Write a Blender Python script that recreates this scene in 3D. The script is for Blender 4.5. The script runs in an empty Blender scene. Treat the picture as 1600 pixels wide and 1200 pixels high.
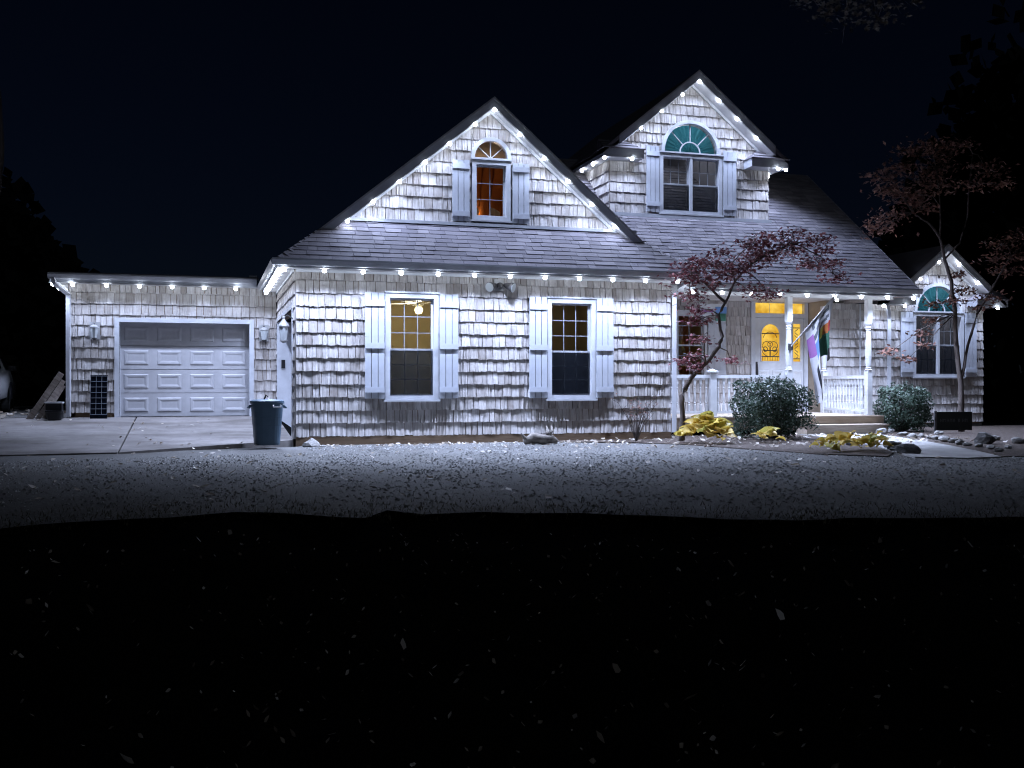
import bpy, math, random
from mathutils import Vector, Matrix
R = math.radians
random.seed(7)
rnd = random.random
def uni(a, b): return a + (b - a) * rnd()
scene = bpy.context.scene
COL = scene.collection

# ------------------------------------------------------------------ camera
cam_d = bpy.data.cameras.new('camera'); cam = bpy.data.objects.new('camera', cam_d); COL.objects.link(cam)
cam.location = (-1.451, -17.934, 1.08); cam.rotation_euler = (R(90), 0, R(-16.7))
cam_d.sensor_width = 36; cam_d.lens = 36 * 1580 / 1600; cam_d.clip_end = 900
scene.camera = cam
# ------------------------------------------------------------------ world, night fill lamp, exposure
SKY_STRENGTH = 0.0007
NIGHT_FILL = 0.08
LED_W = 80.0          # watts of each downlight of the light strings
BULB_E = 60.0         # radiance of a bulb's lens
W = bpy.data.worlds.new('World'); scene.world = W; W.use_nodes = True
nt = W.node_tree; bg = nt.nodes['Background']
sky = nt.nodes.new('ShaderNodeTexSky'); sky.sky_type = 'NISHITA'; sky.sun_disc = False
sky.sun_elevation = R(38); sky.sun_rotation = R(150); sky.ozone_density = 3.0; sky.air_density = 1.0; sky.dust_density = 0.2
tint = nt.nodes.new('ShaderNodeMix'); tint.data_type = 'RGBA'; tint.blend_type = 'MULTIPLY'; tint.inputs[0].default_value = 1; tint.inputs[7].default_value = (.60, .74, 1.25, 1)
nt.links.new(sky.outputs[0], tint.inputs[6]); nt.links.new(tint.outputs[2], bg.inputs[0]); bg.inputs[1].default_value = SKY_STRENGTH
sd = bpy.data.lights.new('night_fill', 'SUN'); sd.energy = NIGHT_FILL; sd.angle = R(0.5); sd.color = (0.75, 0.85, 1.0)  # unseen source, added as weak fill for leaves, boards and trees
so = bpy.data.objects.new('night_fill', sd); COL.objects.link(so); so.rotation_euler = (R(52), 0, R(30))
scene.view_settings.view_transform = 'Standard'; scene.view_settings.look = 'None'
scene.view_settings.exposure = 0.0; scene.view_settings.gamma = 1.0
scene.cycles.use_denoising = True; scene.cycles.filter_width = 1.15
scene.cycles.max_bounces = 6; scene.cycles.diffuse_bounces = 3; scene.cycles.glossy_bounces = 2
scene.cycles.transparent_max_bounces = 12; scene.cycles.transmission_bounces = 4
scene.cycles.sample_clamp_indirect = 3.0; scene.cycles.caustics_reflective = False; scene.cycles.caustics_refractive = False
scene.cycles.use_light_tree = True
scene.cycles.use_adaptive_sampling = True; scene.cycles.adaptive_threshold = 0.02

# ------------------------------------------------------------------ materials
def mat(name, col=(.5, .5, .5), rough=.7, spec=.3, metal=0.0):
    m = bpy.data.materials.new(name); m.use_nodes = True
    b = m.node_tree.nodes['Principled BSDF']
    b.inputs['Base Color'].default_value = (*col, 1); b.inputs['Roughness'].default_value = rough
    b.inputs['Specular IOR Level'].default_value = spec; b.inputs['Metallic'].default_value = metal
    return m
def N(m, t, **kw):
    n = m.node_tree.nodes.new(t)
    for k, v in kw.items(): setattr(n, k, v)
    return n
def L(m, a, b): m.node_tree.links.new(a, b)
def ramp(m, stops, fac, const=False):
    r = N(m, 'ShaderNodeValToRGB')
    if const: r.color_ramp.interpolation = 'CONSTANT'
    e = r.color_ramp.elements
    while len(e) < len(stops): e.new(.5)
    for q, (p, c) in zip(e, stops): q.position = p; q.color = (*c, 1)
    L(m, fac, r.inputs[0]); return r
def coords(m, scale=(1, 1, 1)):
    t = N(m, 'ShaderNodeTexCoord'); mp = N(m, 'ShaderNodeMapping'); mp.inputs['Scale'].default_value = scale
    L(m, t.outputs['Object'], mp.inputs[0]); return mp.outputs[0]
def noise(m, scale, vec, detail=4, rough=.6):
    n = N(m, 'ShaderNodeTexNoise'); n.inputs['Scale'].default_value = scale; n.inputs['Detail'].default_value = detail
    n.inputs['Roughness'].default_value = rough
    L(m, vec, n.inputs['Vector']); return n.outputs['Fac']
def bump(m, h, strength=.3, dist=.02):
    b = N(m, 'ShaderNodeBump'); b.inputs['Strength'].default_value = strength; b.inputs['Distance'].default_value = dist
    L(m, h, b.inputs['Height']); L(m, b.outputs[0], m.node_tree.nodes['Principled BSDF'].inputs['Normal'])
def mixc(m, fac, a, b, mode='MIX'):
    x = N(m, 'ShaderNodeMix', data_type='RGBA', blend_type=mode)
    if hasattr(fac, 'is_linked') or not isinstance(fac, (int, float)): L(m, fac, x.inputs[0])
    else: x.inputs[0].default_value = fac
    for i, v in ((6, a), (7, b)):
        if isinstance(v, tuple): x.inputs[i].default_value = (*v, 1)
        else: L(m, v, x.inputs[i])
    return x.outputs[2]
def base(m, sock): L(m, sock, m.node_tree.nodes['Principled BSDF'].inputs['Base Color'])
def island_random(m):
    g = N(m, 'ShaderNodeNewGeometry'); o = N(m, 'ShaderNodeObjectInfo')
    a = N(m, 'ShaderNodeMath', operation='ADD'); L(m, g.outputs['Random Per Island'], a.inputs[0]); L(m, o.outputs['Random'], a.inputs[1])
    f = N(m, 'ShaderNodeMath', operation='FRACT'); L(m, a.outputs[0], f.inputs[0]); return f.outputs[0]

def mottled(name, c1, c2, scale=6, rough=.8, bs=.25, bd=.01, stretch=(1, 1, 1), fine=60):
    m = mat(name, c1, rough); v = coords(m, stretch)
    base(m, ramp(m, [(.3, c1), (.7, c2)], noise(m, scale, v)).outputs[0])
    bump(m, noise(m, fine, v, 3), bs, bd); return m

M = {}
# weathered cedar shakes
m = mat('cedar_shake', rough=.85); v = coords(m, (42, 42, 2.0)); at_ = N(m, 'ShaderNodeAttribute'); at_.attribute_name = 'tone'; r = at_.outputs['Fac']
g1 = noise(m, 1.0, v, 5, .65); v2 = coords(m); g2 = noise(m, 5, v2, 4)
c = ramp(m, [(0, (.33, .30, .285)), (.5, (.50, .475, .465)), (1, (.64, .62, .62))], r).outputs[0]
c = mixc(m, .6, c, ramp(m, [(.25, (.45, .40, .37)), (.5, (1, 1, 1))], g1).outputs[0], 'MULTIPLY')
c = mixc(m, .5, c, ramp(m, [(.3, (.62, .57, .52)), (.6, (1, 1, 1))], g2).outputs[0], 'MULTIPLY')
base(m, c); bump(m, g1, .55, .012); M['shake'] = m
# roof shingles
m = mat('asphalt_shingle', rough=.9); r = island_random(m); v = coords(m); n1 = noise(m, 220, v, 2); n2 = noise(m, 1.3, v)
c = ramp(m, [(0, (.12, .112, .13)), (.6, (.155, .145, .163)), (1, (.20, .187, .205))], r).outputs[0]
c = mixc(m, .5, c, ramp(m, [(.3, (.6, .6, .6)), (.7, (1.25, 1.25, 1.25))], n2).outputs[0], 'MULTIPLY')
base(m, c); bump(m, n1, .5, .006); M['roof'] = m
def paint(name, col, rough=.45):
    m = mat(name, col, rough, .4); v = coords(m); n = noise(m, 3, v, 5)
    d = tuple(x * .8 for x in col)
    base(m, ramp(m, [(.3, d), (.62, col)], n).outputs[0]); bump(m, noise(m, 40, v, 3), .06, .004); return m
M['white'] = paint('white_paint', (.72, .73, .75)); M['trim'] = paint('white_vinyl', (.66, .68, .73))
M['garage'] = paint('garage_door_white', (.52, .52, .55), .4)
M['shutter'] = paint('shutter_white', (.62, .65, .72), .5)
M['bar'] = paint('glazing_bar_shaded', (.30, .31, .34))  # grey holds the shade of bars that get less light behind glass
M['gutter'] = paint('gutter_white', (.55, .57, .62), .35)
M['soffit'] = paint('soffit_white', (.68, .68, .70), .55)
M['skirt'] = mottled('treated_lumber', (.13, .085, .055), (.20, .14, .09), 4, .85, .3, .01, (1, 1, 14), 30)
M['deckwood'] = mottled('deck_wood', (.33, .27, .21), (.47, .40, .33), 3, .8, .3, .008, (1, 8, 8), 25)
M['tanwall'] = mottled('porch_stucco', (.30, .25, .19), (.37, .31, .24), 2, .9, .2, .01)
M['room'] = mottled('khaki_wall', (.50, .42, .26), (.56, .48, .31), 1.5, .9, .05, .005)
M['roomdark'] = mottled('grey_room', (.19, .18, .20), (.25, .235, .26), 2, .9, .05, .005)
M['shelf'] = mottled('dark_furniture', (.03, .035, .045), (.06, .07, .085), 3, .6, .1, .01)
M['concrete'] = None
m = mat('concrete', rough=.9); v = coords(m); n1 = noise(m, 1.1, v, 6); n2 = noise(m, 90, v, 3)
base(m, mixc(m, .35, ramp(m, [(.3, (.16, .145, .14)), (.7, (.28, .262, .255))], n1).outputs[0], ramp(m, [(.3, (.6, .6, .6)), (.7, (1, 1, 1))], n2).outputs[0], 'MULTIPLY'))
n3 = noise(m, .45, coords(m, (1, 2.2, 1)), 5, .7); n4 = noise(m, 6, v, 5, .7)
old = m.node_tree.nodes['Principled BSDF'].inputs['Base Color'].links[0].from_socket
c_ = mixc(m, 1.0, old, ramp(m, [(.38, (.55, .53, .50)), (.56, (1, 1, 1))], n3).outputs[0], 'MULTIPLY'); base(m, mixc(m, .7, c_, ramp(m, [(.30, (.55, .53, .5)), (.42, (1, 1, 1))], n4).outputs[0], 'MULTIPLY'))
bump(m, n2, .3, .006); M['concrete'] = m
M['pathcon'] = mottled('path_concrete', (.27, .262, .255), (.42, .41, .40), 2, .9, .3, .006, (1, 1, 1), 90)
m = mat('gravel_bed', rough=.95); v = coords(m); n1 = noise(m, 55, v, 5); n2 = noise(m, .5, v, 4)
c = ramp(m, [(.34, (.06, .058, .056)), (.62, (.18, .178, .176))], n1).outputs[0]
base(m, mixc(m, .6, c, ramp(m, [(.35, (.45, .42, .36)), (.6, (1, 1, 1))], n2).outputs[0], 'MULTIPLY')); bump(m, n1, .6, .02); M['gravel'] = m
m = mat('gravel_stone', rough=.85); r = island_random(m)
base(m, ramp(m, [(0, (.10, .098, .095)), (.4, (.16, .157, .15)), (.8, (.28, .278, .275)), (1, (.50, .50, .49))], r).outputs[0]); M['stone'] = m
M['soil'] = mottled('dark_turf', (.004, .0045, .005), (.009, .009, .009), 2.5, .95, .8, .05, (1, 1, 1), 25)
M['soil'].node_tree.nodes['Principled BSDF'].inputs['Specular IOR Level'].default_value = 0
M['mulch'] = mottled('bark_mulch', (.05, .038, .03), (.13, .10, .085), 18, .95, .9, .05, (1, 1, 1), 45)
M['rock'] = mottled('field_stone', (.18, .175, .17), (.40, .385, .37), 5, .9, .5, .02, (1, 1, 1), 30)
M['rockdark'] = mottled('dark_stone', (.07, .07, .07), (.15, .145, .14), 5, .9, .5, .02, (1, 1, 1), 30)
M['bark'] = mottled('tree_bark', (.07, .055, .05), (.15, .125, .115), 9, .95, .7, .02, (1, 1, .25), 30)
M['driftwood'] = mottled('driftwood', (.10, .085, .075), (.34, .31, .28), 7, .9, .6, .02, (1, 3, 3), 25)
def leafmat(name, c1, c2, c3, rough=.6, trans=.25):
    m = mat(name, c1, rough, .25); r = island_random(m)
    col = ramp(m, [(0, c1), (.55, c2), (1, c3)], r).outputs[0]; base(m, col)
    t = N(m, 'ShaderNodeBsdfTranslucent'); L(m, col, t.inputs[0]); x = N(m, 'ShaderNodeMixShader'); x.inputs[0].default_value = trans
    L(m, m.node_tree.nodes['Principled BSDF'].outputs[0], x.inputs[1]); L(m, t.outputs[0], x.inputs[2])
    L(m, x.outputs[0], m.node_tree.nodes['Material Output'].inputs[0]); return m
M['maple'] = leafmat('maple_leaf', (.075, .024, .03), (.17, .05, .062), (.36, .15, .15))
M['dogwood'] = leafmat('rust_leaf', (.09, .05, .045), (.20, .10, .08), (.34, .18, .13))
M['oak'] = leafmat('grey_leaf', (.03, .026, .02), (.06, .05, .04), (.10, .085, .065))
M['box'] = leafmat('boxwood_leaf', (.028, .05, .036), (.065, .10, .072), (.16, .22, .17), .45, .15)
M['hosta'] = leafmat('hosta_leaf', (.42, .40, .10), (.66, .47, .09), (.78, .60, .20), .5, .3)
M['litter'] = leafmat('fallen_leaf', (.12, .09, .07), (.45, .38, .30), (.85, .80, .74), .4, .3)
M['grass'] = leafmat('dry_grass', (.03, .028, .016), (.07, .062, .036), (.15, .13, .08), .8, .2)
M['woods'] = leafmat('dark_woods', (.004, .005, .004), (.007, .008, .006), (.011, .011, .009), .95, .0)
M['bin'] = mottled('bin_plastic', (.055, .095, .135), (.075, .12, .165), 3, .45, .08, .01)
M['black'] = mottled('black_plastic', (.012, .012, .014), (.02, .02, .024), 5, .4, .1, .01)
M['blackgloss'] = mat('dark_cells', (.006, .008, .014), .15, .5)
M['gridline'] = paint('grid_line', (.26, .27, .30))
M['bronze'] = mottled('dark_metal', (.05, .048, .05), (.08, .078, .08), 5, .4, .1, .01)
M['pewter'] = mottled('pale_metal', (.34, .34, .35), (.46, .46, .47), 8, .4, .1, .01)
M['board'] = mottled('weathered_board', (.16, .13, .11), (.32, .28, .25), 5, .85, .4, .01, (6, 6, 1), 30)
M['carpaint'] = mat('car_paint', (.60, .61, .64), .25, .6, .15)
M['tyre'] = mottled('tyre_rubber', (.012, .012, .012), (.022, .022, .022), 8, .8, .2, .01)
M['chrome'] = mat('wheel_alloy', (.5, .5, .52), .3, .5, .9)
M['curtain'] = leafmat('rust_curtain', (.36, .13, .04), (.42, .17, .05), (.46, .2, .06), .9, .5) if True else mottled('rust_curtain', (.42, .16, .045), (.55, .24, .07), 2, .9, .2, .01, (4, 4, .6), 20)
M['lampglass'] = mat('frosted_glass', (.62, .66, .68), .25, .6)
M['signblack'] = mottled('sign_board', (.010, .013, .012), (.016, .019, .017), 4, .7, .1, .01)
M['signtext'] = paint('sign_letters', (.05, .055, .055))
def glass(name, tint, gloss=.9, opac=.0, col=(.02, .02, .03)):
    m = bpy.data.materials.new(name); m.use_nodes = True; t = m.node_tree; t.nodes.clear()
    out = t.nodes.new('ShaderNodeOutputMaterial'); tr = t.nodes.new('ShaderNodeBsdfTransparent'); tr.inputs[0].default_value = (*tint, 1)
    gl = t.nodes.new('ShaderNodeBsdfGlossy'); gl.inputs['Roughness'].default_value = .02; gl.inputs[0].default_value = (gloss,) * 3 + (1,)
    fr = t.nodes.new('ShaderNodeFresnel'); fr.inputs[0].default_value = 1.5
    mx = t.nodes.new('ShaderNodeMixShader'); t.links.new(fr.outputs[0], mx.inputs[0])
    if opac:
        df = t.nodes.new('ShaderNodeBsdfDiffuse'); df.inputs[0].default_value = (*col, 1)
        m2 = t.nodes.new('ShaderNodeMixShader'); m2.inputs[0].default_value = opac
        t.links.new(tr.outputs[0], m2.inputs[1]); t.links.new(df.outputs[0], m2.inputs[2]); t.links.new(m2.outputs[0], mx.inputs[1])
    else: t.links.new(tr.outputs[0], mx.inputs[1])
    t.links.new(gl.outputs[0], mx.inputs[2]); t.links.new(mx.outputs[0], out.inputs[0]); return m
M['glass'] = glass('window_glass', (.85, .87, .88))
M['screen'] = glass('insect_screen', (.85, .85, .85), .2, .09, (.10, .12, .16))
M['teal'] = leafmat('teal_shade', (.05, .25, .31), (.07, .31, .38), (.11, .39, .46), .7, .6)
def emit(name, col, s, dark=None):
    m = bpy.data.materials.new(name); m.use_nodes = True; t = m.node_tree; t.nodes.clear()
    out = t.nodes.new('ShaderNodeOutputMaterial'); e = t.nodes.new('ShaderNodeEmission'); e.inputs[0].default_value = (*col, 1); e.inputs[1].default_value = s
    t.links.new(e.outputs[0], out.inputs[0]); return m
M['bulb'] = emit('led_lens', (.80, .88, 1.0), BULB_E)
m = emit('amber_lit_glass', (1, .55, .06), 1.05); t = m.node_tree
tx = t.nodes.new('ShaderNodeTexCoord'); nz = t.nodes.new('ShaderNodeTexNoise'); nz.inputs['Scale'].default_value = 4.5; nz.inputs['Detail'].default_value = 5
rp = t.nodes.new('ShaderNodeValToRGB'); rp.color_ramp.elements[0].position = .3; rp.color_ramp.elements[0].color = (.60, .30, .02, 1); rp.color_ramp.elements[1].position = .7; rp.color_ramp.elements[1].color = (1, .66, .11, 1)
t.links.new(tx.outputs['Object'], nz.inputs['Vector']); t.links.new(nz.outputs[0], rp.inputs[0]); t.links.new(rp.outputs[0], [n for n in t.nodes if n.type == 'EMISSION'][0].inputs[0])
M['amber'] = m
M['warmglobe'] = emit('warm_globe', (1, .78, .38), 7)
FLAG = {k: mottled('flag_' + k, c, tuple(x * .85 for x in c), 6, .8, .1, .005) for k, c in dict(white=(.62, .62, .66), grey=(.13, .14, .16), purple=(.36, .16, .42), blue=(.16, .30, .60), teal=(.05, .35, .42), green=(.05, .15, .10), yellow=(.55, .50, .10), orange=(.50, .16, .05), red=(.42, .05, .05), black=(.02, .02, .025)).items()}

# ------------------------------------------------------------------ mesh helpers
class MB:
    def __init__(s): s.v = []; s.f = []; s.mi = []; s.tone = []
    def add(s, vs, fs, mi=0):
        o = len(s.v); s.v += [tuple(p) for p in vs]; s.f += [tuple(i + o for i in q) for q in fs]; s.mi += [mi] * len(fs); return s
    def faces(s, fs): s.f += fs; s.mi += [0] * len(fs); return s
    def hexa(s, p): return s.add(p, [(0, 3, 2, 1), (4, 5, 6, 7), (0, 1, 5, 4), (1, 2, 6, 5), (2, 3, 7, 6), (3, 0, 4, 7)])
    def box(s, x0, x1, y0, y1, z0, z1):
        return s.hexa([(x0, y0, z0), (x1, y0, z0), (x1, y1, z0), (x0, y1, z0), (x0, y0, z1), (x1, y0, z1), (x1, y1, z1), (x0, y1, z1)])
    def prism(s, poly, d):
        n = len(poly); d = Vector(d); a = [Vector(p) for p in poly]
        return s.add(a + [p + d for p in a], [tuple(range(n))[::-1], tuple(range(n, 2 * n))] + [(i, (i + 1) % n, (i + 1) % n + n, i + n) for i in range(n)])
    def tube(s, pts, rad, seg=8, cap=True):
        pts = [Vector(p) for p in pts]; rs = rad if isinstance(rad, (list, tuple)) else [rad] * len(pts); vs = []; fs = []
        for i, p in enumerate(pts):
            t = (pts[min(i + 1, len(pts) - 1)] - pts[max(i - 1, 0)]).normalized()
            a = t.orthogonal() if abs(t.z) > .95 else t.cross(Vector((0, 0, 1))); a.normalize(); b = t.cross(a)
            for k in range(seg):
                w = 2 * math.pi * k / seg; vs.append(p + (a * math.cos(w) + b * math.sin(w)) * rs[i])
        for i in range(len(pts) - 1):
            for k in range(seg):
                k2 = (k + 1) % seg; fs.append((i * seg + k, i * seg + k2, (i + 1) * seg + k2, (i + 1) * seg + k))
        if cap: fs += [tuple(range(seg))[::-1], tuple((len(pts) - 1) * seg + k for k in range(seg))]
        return s.add(vs, fs)
    def lathe(s, prof, c=(0, 0, 0), seg=14, sq=None):
        vs = []; fs = []
        for r, z in prof:
            for k in range(seg):
                w = 2 * math.pi * (k + .5) / seg; vs.append((c[0] + r * math.cos(w), c[1] + r * math.sin(w), c[2] + z))
        for i in range(len(prof) - 1):
            for k in range(seg):
                k2 = (k + 1) % seg; fs.append((i * seg + k, i * seg + k2, (i + 1) * seg + k2, (i + 1) * seg + k))
        fs += [tuple(range(seg))[::-1], tuple((len(prof) - 1) * seg + k for k in range(seg))]
        return s.add(vs, fs)
    def mesh(s, name, mats, smooth=False):
        me = bpy.data.meshes.new(name); me.from_pydata(s.v, [], s.f)
        for q in (mats if isinstance(mats, (list, tuple)) else [mats]): me.materials.append(q)
        if any(s.mi): me.polygons.foreach_set('material_index', s.mi)
        if smooth: me.polygons.foreach_set('use_smooth', [True] * len(me.polygons))
        if s.tone:
            at = me.attributes.new('tone', 'FLOAT', 'FACE'); at.data.foreach_set('value', s.tone)
        me.update(); return me
    def build(s, name, mats, parent=None, smooth=False):
        return link(name, s.mesh(name, mats, smooth), parent)
def link(name, me, parent=None, loc=None, rot=None, sc=None):
    o = bpy.data.objects.new(name, me); COL.objects.link(o); o.parent = parent
    if loc is not None: o.location = loc
    if rot is not None: o.rotation_euler = rot
    if sc is not None: o.scale = sc
    return o
def tag(o, label=None, cat=None, group=None, kind=None):
    if label: o['label'] = label
    if cat: o['category'] = cat
    if group: o['group'] = group
    if kind: o['kind'] = kind
    return o
def thing(name, loc, label, cat, group=None, rz=0):
    o = bpy.data.objects.new(name, None); COL.objects.link(o); o.location = loc; o.rotation_euler = (0, 0, rz); o.empty_display_size = .2
    return tag(o, label, cat, group)

# ------------------------------------------------------------------ terrain
LIP = [(-8, -11.2), (-4, -9.8), (-2.2, -9.35), (-1.6, -9.35), (-.9, -9.35), (-.35, -9.75), (-.05, -9.8), (0.0, -9.45), (.08, -9.45), (.12, -9.85), (.6, -9.8), (1.6, -10.1), (3, -10.9), (5, -11.4), (7, -12.1), (9.5, -13.0), (14, -14.4)]
def lip(x): return lip0(x) + .10 * math.sin(x * 1.7 + .6) * math.sin(x * .63) + .05 * math.sin(x * 4.3) + .03 * math.sin(x * 9.1 + 1)
def lip0(x):
    if x <= LIP[0][0]: return LIP[0][1]
    for (a, ya), (b, yb) in zip(LIP, LIP[1:]):
        if a <= x <= b: return ya + (yb - ya) * (x - a) / (b - a)
    return LIP[-1][1]
def sm(t): t = max(0, min(1, t)); return t * t * (3 - 2 * t)
def gz(x, y):
    if y < lip(x):
        d = lip(x) - y
        return -.10 * sm(d / .3) - .34 * sm((d - .2) / 5.0)
    z = 0.0
    if x < .3: z = .37 * sm((y + .3) / 5.0 * .98) * sm((.5 - x) / .5) if y > -.3 else 0
    if y > 5: z += 0
    return z - .0
xs = sorted(set([-220, -120, -70, -45, -30, -20, -14] + [i * .25 for i in range(-44, 72)] + [20, 24, 30, 40, 60, 100, 160, 260]))
ys = sorted(set([-60, -40, -28, -22] + [-18 + i * .2 for i in range(0, 130)] + [9, 11, 14, 18, 25, 40, 60, 100, 180, 320]))
g = MB()
def wob(x, y): return .018 * math.sin(x * 2.1 + y * 1.3) * math.sin(x * .9 - y * 2.7) + .012 * math.sin(5.3 * x + 1.1 * y)
vs = [(x, y, gz(x, y) - .03 + (wob(x, y) * (1.2 if y < lip(x) else .25))) for y in ys for x in xs]
nx = len(xs)
g.add(vs, [(j * nx + i, j * nx + i + 1, (j + 1) * nx + i + 1, (j + 1) * nx + i) for j in range(len(ys) - 1) for i in range(nx - 1)])
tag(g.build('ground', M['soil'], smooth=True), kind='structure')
# gravel drive sheet between the house and the lip
g = MB(); gx = [-30 + i * .5 for i in range(0, 44)] + [-8 + i * .25 for i in range(0, 105)] + [18.5 + i for i in range(20)]
NR = 26
def gy(x, k): a = lip(x) + .02; b = .25 if x > 0 else (-.3 + .16 * x if x > -10 else -1.9); return a + (b - a) * k / NR
vs = [(x, gy(x, k), gz(x, gy(x, k)) + .006 + wob(x, gy(x, k)) * .25) for x in gx for k in range(NR + 1)]
n1 = NR + 1
g.add(vs, [(i * n1 + k, (i + 1) * n1 + k, (i + 1) * n1 + k + 1, i * n1 + k + 1) for i in range(len(gx) - 1) for k in range(NR)])
tag(g.build('gravel_drive', M['gravel'], smooth=True), kind='structure')
# loose gravel stones
g = MB(); OCT = [(1, 0, 0), (0, 1, 0), (-1, 0, 0), (0, -1, 0), (0, 0, 1)]
cnt = 0
while cnt < 50000:
    x = uni(-9, 15); y = uni(-13, -.2)
    if y < lip(x) + .05 or (x < 0.1 and y > -1.9 + .15 * x) : continue
    near = (y - lip(x)) / 9.0
    if rnd() > .25 + .75 * min(1, near * 1.6): continue
    if y > -2.6 and 5.0 < x < 10.3 and rnd() < .9: continue
    s = uni(.009, .018) if rnd() < .8 else uni(.018, .032); a = rnd() * 6.28; z = gz(x, y) + .006
    ca, sa = math.cos(a), math.sin(a); e = uni(.6, 1)
    g.add([(x + s * (px * ca - py * e * sa), y + s * (px * sa + py * e * ca), z + s * pz * uni(.35, .7)) for px, py, pz in OCT], [(0, 1, 4), (1, 2, 4), (2, 3, 4), (3, 0, 4)]); cnt += 1
tag(g.build('gravel', M['stone']), 'loose grey gravel spread over the drive in front of the house', 'gravel', kind='stuff')
# concrete pad: slabs with a sawn joint, sloping up to the garage
pad = MB()
def slab(poly, t=.1):
    s_ = MB(); top = [(x, y, z) for x, y, z in poly]; s_.prism([(x, y, z - t) for x, y, z in poly], (0, 0, t)); return s_
pad_root = tag(thing('driveway', (-2, -1, 0), None, None), kind='structure')
def padz(y): return .012 + .375 * max(0, (y + 1.6)) / 6.36
for poly in ([(-14, -1.95), (-2.80, -1.30), (-2.92, 4.72), (-14, 4.72)], [(-2.77, -1.30), (-.04, .02), (-.04, 4.72), (-2.89, 4.72)]):
    s_ = MB(); n = 10
    for i in range(n):
        def P(t, k):
            a = poly[0] if k == 0 else poly[1]; b = poly[3] if k == 0 else poly[2]
            x = a[0] + (b[0] - a[0]) * t; y = a[1] + (b[1] - a[1]) * t; return (x + 2, y + 1, padz(y))
        a0, b0, b1, a1 = P(i / n, 0), P(i / n, 1), P((i + 1) / n, 1), P((i + 1) / n, 0)
        s_.hexa([(*a0[:2], -.2), (*b0[:2], -.2), (*b1[:2], -.2), (*a1[:2], -.2), a0, b0, b1, a1])
    s_.build('slab', M['concrete'], pad_root)
# mulch bed and path
def sheet(name, pts, z, m, kind='structure', sub=1):
    s_ = MB(); s_.prism([(x, y, z - .05) for x, y in pts], (0, 0, .05)); return tag(s_.build(name, m), kind=kind)
sheet('gravel_yard', [(-16, 4.74), (-4.26, 4.74), (-4.26, 16), (-16, 16)], .392, M['gravel'])
sheet('planting_bed', [(4.6, .3), (4.9, -.55), (6.0, -1.0), (6.6, -1.9), (7.0, -3.2), (7.4, -4.5), (8.1, -5.3), (8.75, -4.58), (9.30, -3.49), (9.81, -2.07), (10.23, -.5), (10.38, 1.2), (7.0, 1.2), (7.0, .3)], .022, M['mulch'])
sheet('planting_bed', [(12.02, .2), (11.65, -.99), (11.3, -2.07), (10.79, -3.36), (10.17, -4.76), (9.7, -5.8), (12.5, -6.2), (17.8, -4.5), (19.5, 0), (19.5, 3.2), (12.5, 3.2), (12.5, .6)], .022, M['mulch'])
sheet('path', [(10.40, .6), (10.25, -.5), (9.83, -2.07), (9.32, -3.49), (8.75, -4.6), (8.34, -5.6), (8.9, -6.0), (9.58, -5.9), (10.15, -4.76), (10.77, -3.36), (11.28, -2.07), (11.63, -.99), (12.0, .2), (12.3, .6)], .030, M['pathcon'])
# fallen leaves and grass
def leaf_card(g, p, s, up=.35, rz=None):
    a = rnd() * 6.28 if rz is None else rz; ca, sa = math.cos(a), math.sin(a); t1, t2 = uni(-up, up), uni(-up, up); w = uni(.45, .75); c = uni(.05, .5)
    pts = [(-1, 0, c * .6), (-.25, w, c), (.35, w * .7, c * .5), (1, 0, c * .7), (.3, -w * .8, c * .6), (-.3, -w, c * .9), (0, 0, 0)]
    out = []
    for x, y, z in pts:
        z = z * .6 + x * t1 + y * t2; out.append((p[0] + s * (x * ca - y * sa), p[1] + s * (x * sa + y * ca), p[2] + s * (z + .25)))
    g.add(out, [(0, 6, 1), (1, 6, 2), (2, 6, 3), (3, 6, 4), (4, 6, 5), (5, 6, 0)])
g = MB()
for i in range(1700):
    d = uni(2.5, 9.5) ** 1.0; u = uni(-.62, .62)
    x = cam.location.x + d * (.2874 + u * .9578); y = cam.location.y + d * (.9578 - u * .2874)
    if y > lip(x) - .25: continue
    if rnd() > (.35 + .65 * max(0, 1 - abs(u - .08) * 1.6)): continue
    leaf_card(g, (x, y, gz(x, y) - .02 + wob(x, y) * 1.2), uni(.005, .016) if rnd() < .94 else uni(.016, .034), 1.2)
for i in range(420):
    x = uni(-9, 14); y = uni(-9, -1)
    if y < lip(x) + .1: continue
    leaf_card(g, (x, y, gz(x, y) + .012), uni(.025, .055), .5)
for i in range(330):
    x = uni(4.8, 12.5); y = uni(-3, .6)
    leaf_card(g, (x, y, .03), uni(.03, .06), .6)
for i in range(160):
    x = uni(.3, 7); y = uni(-.7, -.12); leaf_card(g, (x, y, .01), uni(.025, .05), .6)
for i in range(140):
    x = uni(-8, -4.5); y = uni(4.6, 11); leaf_card(g, (x, y, .395), uni(.04, .09), .6)
for i in range(60):
    x = uni(-7, -.4); y = uni(-1.2, 4.4); leaf_card(g, (x, y, padz(y) + .004), uni(.025, .05), .5)
tag(g.build('fallen_leaves', M['litter']), 'pale fallen leaves scattered over the dark lawn and the drive', 'leaves', kind='stuff')
g = MB()
for i in range(9000):
    x = uni(-10, 14); y = lip(x) + abs(random.gauss(0, .55)) - .12
    if y > -2.5: continue
    a = rnd() * 6.28; h = uni(.015, .05); b = uni(-.03, .03); w = .004
    z = gz(x, y); g.add([(x - w * math.cos(a), y - w * math.sin(a), z), (x + w * math.cos(a), y + w * math.sin(a), z), (x + b, y + uni(-.03, .03), z + h)], [(0, 1, 2)])
tag(g.build('grass', M['grass']), 'short thin dry grass growing along the edge of the drive', 'grass', kind='stuff')

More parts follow.
